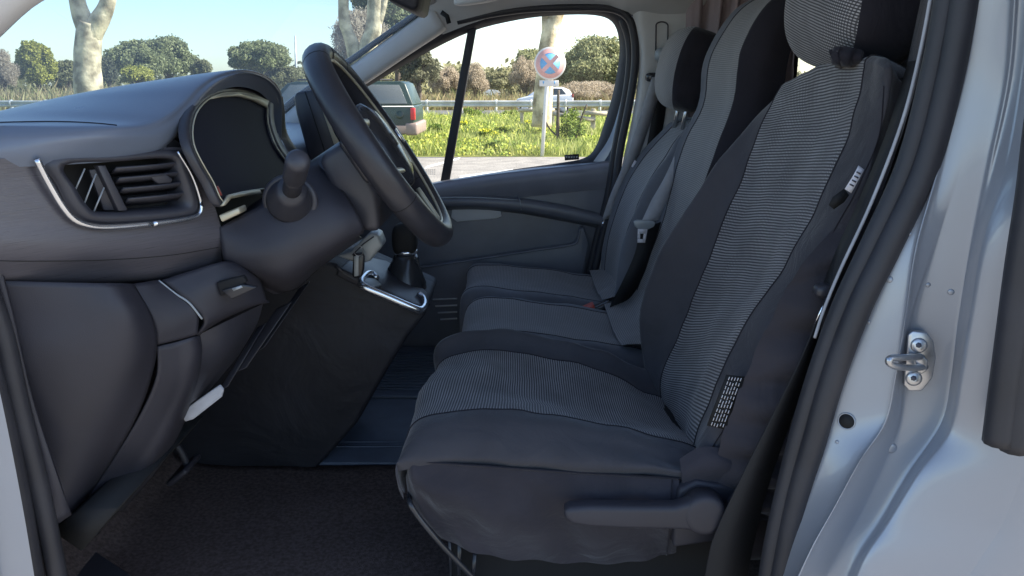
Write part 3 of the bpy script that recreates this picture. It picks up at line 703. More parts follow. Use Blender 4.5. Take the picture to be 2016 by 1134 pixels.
# switch panel
spn = [[(318, 552, .20), (372, 535, .22), (438, 516, .25), (480, 522, .29)], [(365, 590, .20), (420, 565, .225), (475, 540, .26), (510, 550, .30)], [(402, 630, .21), (440, 612, .235), (490, 594, .27), (522, 588, .31)], [(385, 662, .215), (430, 632, .245), (495, 602, .29), (530, 594, .33)]]
sp_ = gmesh(dense([[P(*q) for q in r] for r in spn], 5, 5))
obj('switch_panel', sp_, M_['low'], db, solid=.004)
obj('switch_recess', quad_px([(426, 556), (478, 543), (486, 556), (434, 584)], .222, .01), M_['void'], db, bevel=.002)
obj('switch', quad_px([(434, 572), (478, 560), (506, 566), (456, 590)], .218, .01), M_['gloss'], db, bevel=.002)
obj('switch_mark', quad_px([(456, 568), (474, 562), (478, 566), (460, 573)], .2165, .001), M_['panelgrey'], db)
g = dense([[P(385, 662, .22), P(455, 628, .26), P(518, 598, .33)], [P(392, 700, .225), P(450, 690, .27), P(505, 640, .35)], [P(365, 800, .23), P(410, 770, .30), P(470, 700, .38)]], 5, 5)
obj('under_panel', gmesh(g), M_['plastic2'], db)
obj('footwell_bracket', join(bar(P(515, 640, .40), P(440, 765, .33), V(.008, 0, .004), V(0, .004, 0)), bar(P(560, 600, .45), P(470, 730, .38), V(.014, 0, .006), V(0, .004, 0)), bar(P(600, 560, .5), P(510, 690, .42), V(.01, 0, .006), V(0, .004, 0))), M_['plastic2'], db, bevel=.002)
obj('bonnet_release', prism([P(358, 822, .26), P(372, 800, .26), P(432, 758, .27), P(440, 768, .27), P(436, 782, .27), P(380, 826, .26), P(364, 831, .26)], (0, .006, 0)), M_['web'], db, bevel=.002)
surf_line('shroud_seam', shr_d, [(505, 402), (525, 416), (511, 440), (476, 462), (440, 490)], .0009, M_['void'], sco, 0)
surf_line('shroud_seam', shr_d, [(604, 362), (618, 356), (640, 352)], .0007, M_['void'], sco, 0)
pe = thing('pedal', 'dark rounded pedal just visible low in the driver footwell', 'pedal', P(365, 935, .48))
obj('pedal_pad', box(P(362, 925, .48), (.05, .07, .012), Matrix.Rotation(R(-38), 3, 'Y')), M_['low'], pe, bevel=.005)
obj('pedal_arm', tube(cr([P(372, 925, .48), P(350, 880, .48), P(300, 840, .48)], 4), .007, 8), M_['console'], pe)
# centre display
sc_ = thing('dash_display', 'upright tablet style display housing with a pale edge, between hood and wheel', 'display', P(640, 300, .95))
dpx = [(577, 190), (584, 181), (622, 176), (660, 250), (672, 296), (655, 330), (610, 322), (583, 225)]
obj('display_housing', prism([P(x, y, .86) for x, y in dpx], (0, .24, 0)), M_['plastic2'], sc_, bevel=.006)
obj('display_seam', tube([P(600, 180, .858), P(640, 300, .858)], .0009, 6), M_['void'], sc_)
obj('edge_trim', prism([P(620, 176, .852), P(625, 178, .852), P(676, 282, .852), P(676, 296, .852), P(660, 292, .852)], (0, .22, 0)), M_['cream'], sc_, bevel=.001)
# ------------------------------------------------------------------ centre console with gear lever
cs_ = thing('centre_console', 'dark sloping centre console with light trim around the gear lever', 'console', (-.5, .9, .6))
side = [(470, 520), (560, 500), (660, 520), (690, 548), (770, 582), (838, 612), (836, 622), (800, 668), (762, 730), (702, 835), (640, 905), (598, 948), (420, 962), (300, 962), (330, 800)]
obj('console_body', prism([P(x, y, .77) for x, y in side], (0, .30, 0)), M_['console'], cs_, bevel=.012, seg=3)
obj('console_trim', tube(cr([P(662, 524, .765), P(690, 546, .765), P(760, 577, .765), P(830, 606, .765)], 4), [.004]*13, 8, flat=.7), M_['plastic'], cs_)
SA, SB = P(668, 526, .775), P(836, 610, .775); SN = V(0, 1, 0).cross(SB-SA).normalized(); SN = SN if SN.z > 0 else -SN
def SP(px, py, off=0): return PP(px, py, SA+SN*off, SN)
obj('gear_surround', prism([SP(x, y, .003) for x, y in [(668, 527), (700, 500), (760, 512), (800, 535), (842, 575), (842, 598), (832, 608)]], -SN*.02), M_['plastic'], cs_, bevel=.004)
tl = [(742, 548), (733, 540), (722, 540), (710, 556), (722, 567), (770, 588), (812, 606), (828, 610), (836, 600), (833, 588), (824, 580)]
obj('surround_trim', tube(cr([SP(x, y, .006) for x, y in tl], 5), .0085, 8, flat=.8), M_['chrome'], cs_)
obj('tray_lip', prism([SP(x, y, .008) for x, y in [(718, 545), (740, 548), (752, 560), (728, 566), (714, 556)]], -SN*.006), M_['panelgrey'], cs_, bevel=.002)
gl = thing('gear_lever', 'gear lever in a glossy black boot with a chrome collar', 'gear lever', P(795, 590, .93))
bx_ = [(793, 600, .062), (793, 582, .060), (795, 555, .050), (797, 530, .040), (798, 508, .030), (799, 500, .024)]
loops = []
for x, y, r_ in bx_:
    c = P(x, y, .93); loops.append([c+V(math.cos(2*math.pi*k/28), math.sin(2*math.pi*k/28), 0)*(r_*(1+.07*math.sin(5*2*math.pi*k/28+y*.15))) for k in range(28)])
obj('boot', loft(loops), M_['gloss'], gl)
obj('collar', lathe([(.022, 0), (.027, .002), (.028, .010), (.022, .013)], P(799, 500, .93), (0, 0, 1), 28), M_['chrome'], gl)
obj('knob', sup(P(797, 472, .93), (.030, .030, .040), .7), M_['void'], gl)
# climate panel and key
cq = thing('climate_panel', 'light grey angled control panel under the steering column', 'control panel', P(710, 490, .80))
obj('panel_face', prism([P(662, 504, .74), P(690, 496, .74), P(715, 470, .74), P(728, 458, .74), P(744, 462, .74), P(753, 485, .74), P(728, 515, .74), P(705, 520, .74)], (0, .06, 0)), M_['panelgrey'], cq, bevel=.005)
obj('panel_groove', tube([P(694, 502, .737), P(716, 480, .737), P(736, 466, .737)], .0012, 6), M_['plastic'], cq)
kf = thing('car_key', 'dark key fob hanging from a thin wire ring', 'key', P(705, 500, .70))
obj('key_ring', tube([P(706+9*math.cos(a), 494+10*math.sin(a), .70+.004*math.sin(a)) for a in [2*math.pi*k/24 for k in range(24)]], .0007, 6, closed=True), M_['steel'], kf)
obj('fob', prism([P(695, 500, .705), P(713, 498, .705), P(717, 506, .705), P(716, 530, .705), P(712, 546, .705), P(698, 549, .705), P(693, 545, .705)], (0, .012, 0)), M_['gloss'], kf, bevel=.004)
obj('fob_edge', prism([P(696, 505, .703), P(706, 503, .703), P(706, 543, .703), P(697, 545, .703)], (0, .003, 0)), M_['panelgrey'], kf, bevel=.002)

# ------------------------------------------------------------------ van body
vb = thing('van', 'silver van seen through its open door: pillars, roof lining, windscreen and door seals', 'van', (0.4, .8, 0))
# --- B-pillar jamb, rows by height: (px, py, Y)
jr = [
 [(1868, -40, .10), (1905, -40, .084), (1960, -40, .066), (2000, -40, .048), (2035, -40, .03), (2090, -40, -.04)],
 [(1840, 150, .10), (1885, 150, .084), (1935, 150, .066), (1985, 150, .048), (2015, 150, .03), (2080, 150, -.04)],
 [(1800, 320, .10), (1850, 320, .080), (1895, 320, .066), (1950, 320, .048), (1985, 320, .02), (2060, 320, -.04)],
 [(1720, 480, .10), (1805, 480, .067), (1845, 480, .070), (1915, 480, .052), (1938, 480, .010), (2050, 480, -.03)],
 [(1670, 620, .10), (1783, 620, .055), (1800, 620, .070), (1890, 620, .055), (1915, 620, .008), (2045, 620, -.03)],
 [(1620, 740, .10), (1762, 740, .050), (1785, 740, .068), (1875, 740, .055), (1895, 740, .010), (2045, 740, -.03)],
 [(1590, 830, .10), (1742, 830, .045), (1775, 830, .060), (1855, 835, .050), (1875, 850, .010), (2040, 850, -.03)],
 [(1565, 910, .10), (1694, 905, .040), (1740, 915, .055), (1790, 935, .045), (1815, 935, .005), (2010, 940, -.03)],
 [(1545, 1000, .10), (1642, 1000, .035), (1695, 1010, .050), (1735, 1030, .040), (1758, 1030, .000), (1975, 1030, -.03)],
 [(1530, 1080, .10), (1600, 1075, .030), (1650, 1090, .045), (1690, 1100, .035), (1712, 1100, -.005), (1930, 1100, -.03)],
 [(1515, 1170, .10), (1560, 1160, .025), (1605, 1175, .040), (1650, 1190, .03), (1675, 1190, -.01), (1870, 1190, -.03)]]
jr2 = []
for r in jr:
    q = []
    for k_, a_ in enumerate(r):
        if k_ in (1, 3):
            for sgn_ in (-1, 0, 1):
                nb2 = r[k_+sgn_]; L_2 = abs(nb2[0]-a_[0])+1e-6; t_ = min(.4, 10/L_2) if sgn_ else 0
                e_ = [a_[m]*(1-t_)+nb2[m]*t_ for m in range(3)]
                if sgn_ == 0: e_[2] -= .0045
                q.append(tuple(e_))
        elif k_ in (2, 4):
            for sgn_ in (-1, 1):
                nb2 = r[k_+sgn_]; L_2 = abs(nb2[0]-a_[0])+1e-6; t_ = min(.35, 7/L_2)
                q.append(tuple(a_[m]*(1-t_)+nb2[m]*t_ for m in range(3)))
        else: q.append(a_)
    jr2.append(q)
g = dense([[P(*q) for q in r] for r in jr2], 6, 6)
obj('door_jamb', gmesh(g), M_['silver'], vb)
jm = gmesh(g); jbv = BVHTree.FromPolygons(jm[0], jm[1])
def jhit(px, py):
    h = jbv.ray_cast(CAM, ray(px, py)); n = h[1].normalized(); return h[0], (n if n.y < 0 else -n)
for x, y, r_ in ((1751, 550, .005), (1827, 561, .0035), (1872, 575, .0045), (1710, 634, .003), (1757, 883, .008), (1648, 870, .003), (1790, 460, .003)):
    q, n = jhit(x, y); obj('weld_dimple', lathe([(.0005, .0009), (r_*.6, .0008), (r_, -.0004)], q, n, 18), M_['silver'], vb)
# outer skin of the body side, edge rolled from the jamb, with rear of the van behind it
edge = [r[-1] for r in [[P(*q) for q in rr] for rr in jr]]
edge_d = cr(edge, 6)
sk1 = [p+V(.012, -.006, 0) for p in edge_d]; sk2 = [V(p.x+.05, -.042, p.z) for p in edge_d]; sk3 = [V(2.9, -.045, p.z) for p in edge_d]
obj('body_side', gmesh([edge_d, sk1, sk2, sk3]), M_['silver'], vb)
lowz = edge_d[-1].z
obj('body_lower', bbox(edge_d[-1].x-.02, 2.9, -.045, -.03, .35, lowz), M_['silver'], vb, bevel=.003)
topz = edge_d[0].z
obj('body_upper', bbox(edge_d[0].x-.02, 2.9, -.040, -.02, topz-.01, 1.95), M_['silver'], vb, bevel=.003)
# seals
def seal(pts, w, mats=None, name='door_seal', n=10):
    path = cr([P(*q) for q in pts], 6)
    obj(name, tube(path, w, n), M_['rubber'], vb)
seal([(1908, -60, .085), (1870, 150, .085), (1822, 330, .085), (1752, 480, .085), (1693, 600, .085), (1640, 740, .085), (1602, 870, .085), (1571, 980, .085), (1550, 1080, .085), (1532, 1180, .085)], .0155)
seal([(1874, -60, .10), (1838, 130, .10), (1788, 320, .10), (1716, 480, .10), (1660, 600, .10), (1612, 730, .10), (1573, 860, .10), (1543, 980, .10), (1521, 1080, .10), (1505, 1180, .10)], .0135)
tp = cr([P(*q) for q in [(1842, -60, .115), (1812, 100, .115), (1776, 240, .115), (1715, 400, .115), (1655, 530, .115), (1622, 610, .115), (1604, 665, .115)]], 6)
obj('pillar_trim_edge', tube(tp, .0022, 8), M_['web'], vb)
# inner face of pillar, dark trim behind the seal
g = dense([[P(*q) for q in r] for r in [[(1850, -60, .12), (1835, -60, .22), (1825, -60, .32)], [(1795, 200, .12), (1785, 200, .22), (1770, 200, .32)], [(1720, 420, .12), (1730, 420, .22), (1720, 420, .32)], [(1620, 690, .12), (1640, 690, .22), (1640, 690, .32)], [(1540, 960, .12), (1570, 960, .22), (1570, 960, .32)], [(1500, 1180, .12), (1540, 1180, .22), (1540, 1180, .32)]]], 4, 3)
obj('pillar_lining', gmesh(g), M_['fabric_dark'], vb)
# outer rubber strip hanging in the right edge
path = cr([P(*q) for q in [(2120, -80, -.055), (2060, 200, -.055), (2036, 380, -.055), (2014, 520, -.055), (1992, 680, -.055), (1977, 790, -.055), (1966, 872, -.055)]], 5)
obj('door_seal', tube(path, [.0165]*len(path), 10), M_['rubber'], vb)
path = cr([P(*q) for q in [(2150, -80, -.06), (2090, 200, -.06), (2066, 380, -.06), (2046, 520, -.06), (2024, 680, -.06), (2009, 790, -.06), (1998, 885, -.06)]], 5)
obj('door_seal', tube(path, .0165, 10), M_['rubber'], vb)
# hole and dimples
def disc(px, py, Y, r, n=20): c = P(px, py, Y); return lathe([(0, 0), (r, 0), (r, .01)], c, V(.25, 1, 0), n)
q, n = jhit(1667, 829); obj('jamb_hole', lathe([(.0005, .0012), (.0095, .0012), (.0095, -.001)], q, n, 28), M_['void'], vb)
obj('hole_rim', tube([q+n*.0008+(n.orthogonal().normalized()*math.cos(a)+n.cross(n.orthogonal().normalized())*math.sin(a))*.0103 for a in [2*math.pi*k/28 for k in range(28)]], .0011, 6, closed=True), M_['silver'], vb)
# striker
stp = [(1797, 652), (1825, 655), (1838, 672), (1843, 705), (1836, 745), (1815, 770), (1790, 770), (1780, 758), (1785, 700), (1788, 660)]
def jb(px, py, off=0):
    q, n = P(1785, 740, .058), V(-.22, -1, 0).normalized(); return PP(px, py, q+n*off, n)
stn = V(-.22, -1, 0).normalized()
s_ = obj('door_striker', prism([jb(x, y, .006) for x, y in stp], -stn*.008), M_['steel'], vb, bevel=.0015)
for (x, y) in ((1809, 680), (1799, 745)):
    obj('screw', lathe([(.0, .003), (.007, .003), (.0095, .001), (.0095, -.004)], jb(x, y, .007), stn, 20), M_['steel'], s_)
    obj('screw_socket', lathe([(.0, .0), (.0035, .0), (.0035, -.002)], jb(x, y, .0112), stn, 6), M_['ink'], s_)
lp1 = cr([jb(1822, 722, .004), jb(1800, 724, .018), jb(1768, 722, .045), jb(1752, 716, .056), jb(1752, 706, .056), jb(1775, 704, .04), jb(1798, 703, .018), jb(1815, 703, .004)], 4)
obj('striker_loop', tube(lp1, .0042, 10), M_['steel'], s_)
obj('striker_foot', prism([jb(1788, 696, .010), jb(1815, 698, .010), jb(1828, 710, .010), jb(1826, 730, .010), jb(1815, 738, .010), jb(1802, 730, .010), jb(1800, 712, .010)], -stn*.004), M_['steel'], s_, bevel=.002)

# --- near A-pillar: lower seals at the left edge
def strip(pts, w, m, name, flat=1): obj(name, tube(cr([P(*q) for q in pts], 6), w, 10, flat=flat), m, vb)
strip([(-60, 480, .03), (0, 640, .035), (38, 800, .04), (82, 980, .045), (118, 1160, .05)], .012, M_['rubber'], 'door_seal')
strip([(-80, 560, .02), (-15, 760, .02), (25, 930, .025), (65, 1150, .03)], .015, M_['rubber'], 'door_seal')
g = dense([[P(*q) for q in r] for r in [[(-120, 620, .0), (-60, 620, .002), (-30, 640, .004)], [(-60, 800, .0), (-25, 800, .002), (10, 820, .004)], [(-30, 1000, .0), (8, 1000, .002), (45, 1000, .004)], [(-5, 1180, .0), (35, 1180, .002), (75, 1180, .004)]]], 5, 4)
obj('front_jamb', gmesh(g), M_['silver'], vb)
fp = [P(-260, 330, .0), P(-150, 480, .0), P(-100, 640, .0), P(-50, 800, .0), P(-18, 1000, .0), P(5, 1180, .0)]
fp = fp+[V(fp[-1].x, 0, .36), V(-1.72, 0, .36), V(-1.76, 0, .78), V(-1.60, 0, .95), V(-1.35, 0, 1.07), V(-1.06, 0, 1.16)]
obj('front_wing', prism([p+V(0, -.012, 0) for p in fp], (0, .05, 0)), M_['silver'], vb, bevel=.006)
# dash-end plastic strip between the seal and the end panel
g = dense([[P(*q) for q in r] for r in [[(-60, 470, .045), (-10, 480, .05)], [(0, 620, .045), (26, 620, .05)], [(40, 790, .048), (66, 790, .053)], [(78, 950, .05), (118, 950, .055)], [(98, 1040, .05), (140, 1012, .07)]]], 5, 3)
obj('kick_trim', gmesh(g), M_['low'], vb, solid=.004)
# near A-pillar upper (corner of the frame) and door frame rail above
pa = [V(-1.00, -.005, 1.20), P(-260, 190, .01), P(-90, 70, .01), P(15, -25, .01), P(160, -130, .02)]
pa += [V(-.25, .04, 1.80), V(.1, .05, 1.86), V(.75, .05, 1.90)]
obj('near_pillar', tube(cr(pa, 5), .028, 10), M_['pillar'], vb)
# --- far A-pillar
fa = [V(-1.02, 1.60, 1.16), P(545, 262, 1.60), P(620, 205, 1.60), P(712, 143, 1.60), P(790, 88, 1.60), P(866, 36, 1.60)]
fpath = cr(fa, 5)
def pillar_loft(path, wid, dep):
    loops = []
    for i, p in enumerate(path):
        t = (path[min(i+1, len(path)-1)]-path[max(i-1, 0)]).normalized(); n = V(0, 1, 0).cross(t).normalized()
        w_ = wid[0]+(wid[1]-wid[0])*i/(len(path)-1)
        l = []
        for k in range(16):
            a = 2*math.pi*k/16; c, s = math.cos(a), math.sin(a)
            l.append(p+n*(math.copysign(abs(c)**.7, c)*w_)+V(0, 1, 0)*(math.copysign(abs(s)**.7, s)*dep))
        loops.append(l)
    return loft(loops)
obj('far_pillar', pillar_loft(fpath, (.028, .040), .035), M_['pillar'], vb)
obj('pillar_gasket', tube(cr([p+V(-.028, -.02, .036) for p in fa], 5), .009, 8), M_['gloss'], vb)
obj('pillar_gasket', tube([P(869, 24, 1.55), P(880, 32, 1.55), P(884, 46, 1.55)], .007, 8), M_['void'], vb)
# header lining over the far door: sweeps from pillar to rear
hd = [[(845, 10, 1.56), (850, 40, 1.585), (872, 68, 1.60)], [(900, -30, 1.52), (915, 10, 1.56), (935, 44, 1.60)], [(985, -60, 1.48), (1000, -10, 1.55), (1010, 24, 1.60)], [(1080, -90, 1.45), (1090, -20, 1.54), (1100, 13, 1.60)], [(1180, -100, 1.45), (1185, -20, 1.54), (1190, 14, 1.60)], [(1235, -100, 1.45), (1250, -10, 1.54), (1235, 28, 1.60)], [(1330, -100, 1.45), (1340, -20, 1.54), (1348, 26, 1.60)], [(1400, -120, 1.45), (1410, -60, 1.54), (1425, -14, 1.60)]]
g = dense([[P(*q) for q in r] for r in hd], 5, 5)
obj('header_lining', gmesh(g), M_['lining'], vb)
# roof sheet and windscreen header
obj('roof', bbox(-.30, 2.9, -.03, 1.72, 1.90, 1.95), M_['lining'], vb, bevel=.01)
obj('windscreen_header', tube(cr([V(-.28, .03, 1.82), V(-.36, .4, 1.86), V(-.38, .8, 1.87), V(-.36, 1.2, 1.86), V(-.24, 1.60, 1.72)], 6), .045, 10), M_['lining'], vb)
# grab handle recess blob in header
obj('visor_clip', sup(P(940, -2, 1.50), (.07, .02, .014), .7, Matrix.Rotation(R(-8), 3, 'Y')), M_['pillar'], vb)
# windscreen
nearL = [V(-1.06, .0, 1.14), P(-260, 190, .01)+V(-.01, 0, .01), P(-90, 70, .01)+V(-.01, 0, .01), V(-.3, .02, 1.80)]
farL = [V(-1.06, 1.62, 1.14), P(545, 262, 1.60)+V(-.02, 0, .02), P(712, 143, 1.60)+V(-.02, 0, .02), P(866, 36, 1.60)+V(-.02, 0, .02)]
cen = [V(-1.16, .8, 1.16), V(-.93, .8, 1.38), V(-.68, .8, 1.60), V(-.40, .8, 1.87)]
g = dense([[a, a*.5+b*.5+V(-.02, 0, .01), b, b*.5+c*.5+V(-.02, 0, .01), c] for a, b, c in zip(nearL, cen, farL)], 6, 4)
obj('windscreen', gmesh(g), M_['wind'], vb)
obj('cowl', bbox(-1.35, -1.02, .0, 1.66, 1.02, 1.16), M_['plastic2'], vb, bevel=.02)
# firewall, floor, tunnel of the cab
obj('firewall', bbox(-1.04, -.98, .02, 1.70, .55, 1.2), M_['carpet'], vb)
obj('cab_floor', bbox(-1.04, 2.9, .03, 1.72, .50, .595), M_['carpet'], vb)
g = dense([[V(x, y, z+.006*noise.noise(V(x*7, y*7, 1))) for y in (.12, .3, .5, .65, .775)] for x, z in ((-.95, .84), (-.86, .70), (-.78, .628), (-.70, .604), (-.4, .602), (.0, .602))], 5, 4)
cm = tag(obj('floor_mat', gmesh(displace(g, .006, 8, 3)), M_['carpet'], None, solid=.006), 'dark brown black carpet mat covering the driver footwell', 'floor mat')
# sill
obj('door_sill', join(bbox(-.62, .50, .045, .125, .50, .618)), M_['plastic2'], vb, bevel=.008)
obj('sill_strip', prism([PZ(100, 1052, .625), PZ(150, 1058, .625), PZ(330, 1180, .625), PZ(160, 1180, .625)], (0, 0, -.02)), M_['plastic'], vb, bevel=.003)
obj('sill_outer', bbox(-.9, .62, -.04, .04, .35, .56), M_['silver'], vb, bevel=.015)
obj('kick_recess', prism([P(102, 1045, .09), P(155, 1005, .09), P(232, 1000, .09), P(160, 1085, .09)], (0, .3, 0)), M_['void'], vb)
# passenger rubber mat
pm = thing('rubber_mat', 'blue black ribbed rubber mat on the passenger side floor', 'floor mat', (-.4, 1.2, .6))
obj('mat_sheet', bbox(-.88, .02, .783, 1.60, .598, .606), M_['bluemat'], pm, bevel=.002)
rb_ = []
for k in range(16): rb_.append(bbox(-.85, -.02, 1.22+k*.021, 1.231+k*.021, .606, .6095))
rb_.append(bbox(-.85, -.02, .86, .866, .606, .609)); rb_.append(bbox(-.85, -.02, .885, .890, .606, .609)); rb_.append(bbox(-.85, .0, 1.16, 1.185, .606, .612))
obj('mat_ribs', join(*rb_), M_['bluemat'], pm, bevel=.001)
# ------------------------------------------------------------------ passenger door
pd = thing('passenger_door', 'far side door with a large window, sloping charcoal armrest panel and storage pocket', 'door', (0, 1.68, .6))
YD = 1.66
ptop = [(560, 420), (700, 396), (860, 361), (960, 345), (1060, 333), (1150, 324), (1200, 318), (1214, 321)]
outl = ptop + [(1205, 400), (1188, 480), (1170, 545), (1160, 565), (1140, 600), (1120, 720), (700, 760), (500, 600)]
obj('door_panel', prism([P(x, y, YD) for x, y in outl], (0, .07, 0)), M_['lit'], pd, bevel=.012, seg=3)
# top roll
g = dense([[P(x, y+2, YD-.0) for x, y in ptop[1:]], [P(x, y+14, YD-.022) for x, y in ptop[1:]], [P(x, y+34, YD-.018) for x, y in ptop[1:]], [P(x, y+52, YD-.003) for x, y in ptop[1:]]], 4, 4)
obj('sill_roll', gmesh(g), mat('lit_sill_plastic', (.20, .205, .235), .45, bump=(1000, .3, .0006), var=(8, .1)), pd)  # lighter than the panel: window light on the sill put into its colour
# armrest sweep
ar = [(760, 396), (860, 389), (940, 388), (1020, 393), (1100, 405), (1188, 425)]
ab = [(760, 410), (860, 408), (940, 407), (1020, 414), (1100, 428), (1185, 444)]
g = dense([[P(x, y-4, YD-.003) for x, y in ar], [P(x, y, YD-.035) for x, y in ar], [P(x, y+8, YD-.045) for x, y in ar], [P(x, y, YD-.040) for x, y in ab], [P(x, y+6, YD-.003) for x, y in ab]], 4, 4)
obj('armrest', gmesh(g), M_['lit'], pd)
obj('armrest_trim', tube(cr([P(x, y+1, YD-.040) for x, y in ar[:4]], 5), .0022, 6), M_['panelgrey'], pd)
obj('armrest_joint', tube([P(1019, 383, YD-.015), P(1024, 395, YD-.046), P(1026, 414, YD-.045)], .0014, 6), M_['panelgrey'], pd)
obj('handle_cup', prism([P(890, 412, YD-.006), P(984, 411, YD-.006), P(988, 426, YD-.006), P(978, 430, YD-.006), P(900, 437, YD-.006), P(888, 428, YD-.006)], (0, .004, 0)), M_['pillar'], pd, bevel=.003)
# pocket: lower panel raised
pk = [(760, 560), (760, 540), (830, 527), (930, 512), (1040, 495), (1128, 482), (1138, 470), (1143, 448), (1150, 448), (1160, 480), (1150, 530), (1140, 600), (1120, 720), (760, 740)]
obj('door_pocket', prism([P(x, y, YD-.04) for x, y in pk], (0, .039, 0)), M_['lit'], pd, bevel=.008, seg=3)
obj('pocket_edge', tube(cr([P(x, y, YD-.042) for x, y in [(760, 541), (830, 527), (930, 512), (1040, 495), (1125, 482), (1138, 470), (1142, 450)]], 5), .004, 8), M_['lit'], pd)
for k in range(4): obj('pocket_slot', tube([P(852+k*5, 590+k*13, YD-.043), P(900, 588+k*13, YD-.043)], .003, 6), M_['pillar'], pd)
# window frame loop (glass opening) in plane Y=1.74
YG = 1.73
go = [(560, 262), (640, 215), (735, 163), (830, 108), (925, 62), (1020, 38), (1100, 29), (1170, 29), (1205, 42), (1219, 75), (1219, 120), (1206, 190), (1188, 250), (1172, 292), (1150, 312), (1100, 322), (1000, 336), (870, 358), (700, 392), (560, 420)]
gi = cr([P(x, y, YG) for x, y in go], 4, True)
cen_ = sum(gi, Vector())/len(gi)
def grow(l, k, dy=0):
    out = []; n = len(l)
    for i, p in enumerate(l):
        t = (l[(i+1) % n]-l[i-1]).normalized(); o = t.cross(V(0, 1, 0)); o = o if o.dot(p-cen_) > 0 else -o
        out.append(p+o*k+V(0, dy, 0))
    return out
obj('window_frame', loft([grow(gi, .0, .004), grow(gi, -.002, -.004), grow(gi, .012, -.022), grow(gi, .024, -.03), grow(gi, .034, -.03)], False), M_['rubber'], pd)
obj('frame_lining', loft([grow(gi, .034, -.030), grow(gi, .046, -.042), grow(gi, .058, -.05)], False), M_['gloss'], pd)
gq = grow(gi, .004, .002)
obj('window_pane', (gq, [tuple(range(len(gq)))], [(0, 0)]*len(gq)), M_['glass'], pd)
obj('window_divider', prism([P(921, 58, YG-.012), P(938, 54, YG-.012), P(884, 362, YG-.012), P(866, 362, YG-.012)], (0, .02, 0)), M_['rubber'], pd, bevel=.003)
obj('glass_mark', quad_px([(1111, 305), (1140, 303), (1140, 314), (1112, 316)], YG-.004, .001), M_['plastic2'], pd)
mk = [quad_px([(1114+i*5, 308), (1117+i*5, 307.7), (1117+i*5, 311), (1114+i*5, 311.3)], YG-.0055, .0006) for i in range(5)]
mk += [quad_px([(838+i*4, 334+j*4), (841+i*4, 334+j*4), (841+i*4, 335.2+j*4), (838+i*4, 335.2+j*4)], YG-.004, .0006) for i in range(5) for j in range(3)]
obj('glass_print', join(*mk), M_['pillar'], pd)
# rear edge of that opening: silver strip, seal, grey pillar
def vstrip(name, L_, R_, m, par, dy=.01, ybk=0):
    a = cr([P(*q) for q in L_], 5); b = cr([P(*q) for q in R_], 5)
    obj(name, gmesh([a, [x*.5+y*.5+V(0, -dy, 0) for x, y in zip(a, b)], b]), m, par)
vstrip('far_jamb', [(1232, 60, 1.70), (1236, 120, 1.70), (1222, 200, 1.70), (1200, 270, 1.70), (1168, 318, 1.70)], [(1252, 60, 1.69), (1250, 120, 1.69), (1238, 200, 1.69), (1222, 270, 1.69), (1206, 322, 1.69)], M_['silver'], vb, .004)
seal2 = [(900, 42, 1.60), (960, 28, 1.60), (1040, 17, 1.60), (1130, 14, 1.60), (1200, 16, 1.60), (1236, 34, 1.60), (1249, 75, 1.60), (1250, 130, 1.60), (1240, 200, 1.60), (1222, 290, 1.60), (1208, 380, 1.60), (1185, 470, 1.60), (1165, 560, 1.60)]
obj('far_seal', tube(cr([P(*q) for q in seal2], 5), .0125, 10), M_['rubber'], vb)
obj('far_seal', tube(cr([P(x-11, y+4, 1.63) for x, y, _ in seal2[5:]], 5), .012, 10), M_['rubber'], vb)
g = dense([[P(*q) for q in r] for r in [[(1246, -30, 1.62), (1262, -30, 1.605), (1300, -30, 1.615), (1345, -30, 1.62), (1420, -30, 1.63)], [(1246, 34, 1.60), (1262, 34, 1.585), (1300, 34, 1.595), (1345, 30, 1.60), (1420, 20, 1.62)], [(1258, 110, 1.60), (1270, 110, 1.585), (1300, 110, 1.595), (1340, 110, 1.60), (1420, 110, 1.62)], [(1250, 200, 1.60), (1262, 200, 1.585), (1300, 200, 1.595), (1340, 200, 1.6), (1420, 200, 1.62)], [(1230, 300, 1.60), (1245, 300, 1.59), (1290, 300, 1.6), (1330, 300, 1.60), (1420, 300, 1.62)], [(1200, 440, 1.60), (1215, 440, 1.59), (1260, 440, 1.6), (1330, 440, 1.60), (1420, 440, 1.62)], [(1165, 580, 1.60), (1180, 580, 1.59), (1240, 580, 1.6), (1330, 580, 1.60), (1420, 580, 1.62)]]], 5, 5)
obj('far_post', gmesh(g), M_['pillar'], vb)
slot = [P(1303+12*math.cos(a), 75+ (24 if math.sin(a) > 0 else -24)+8*math.sin(a), 1.59) for a in [2*math.pi*k/20 for k in range(20)]]
obj('height_slot', tube(slot, .0022, 6, closed=True), M_['plastic'], vb)
# far wall behind, with side window patch
obj('far_wall', join(bbox(.52, .90, 1.66, 1.70, .6, 1.9), bbox(.90, 1.14, 1.66, 1.70, .6, 1.30), bbox(.90, 1.14, 1.66, 1.70, 1.66, 1.9), bbox(1.14, 2.9, 1.66, 1.70, .6, 1.9)), M_['plastic'], vb)
obj('rear_side_window', bbox(.90, 1.14, 1.675, 1.680, 1.30, 1.66), M_['glass'], vb)
obj('rear_wall', bbox(2.86, 2.9, -.02, 1.72, .5, 1.95), M_['plastic'], vb)
obj('far_side_skin', bbox(.5, 2.9, 1.71, 1.73, .35, 1.28), M_['silver'], vb)
obj('far_skin_lower', bbox(-1.0, .5, 1.74, 1.76, .35, 1.05), M_['silver'], vb)
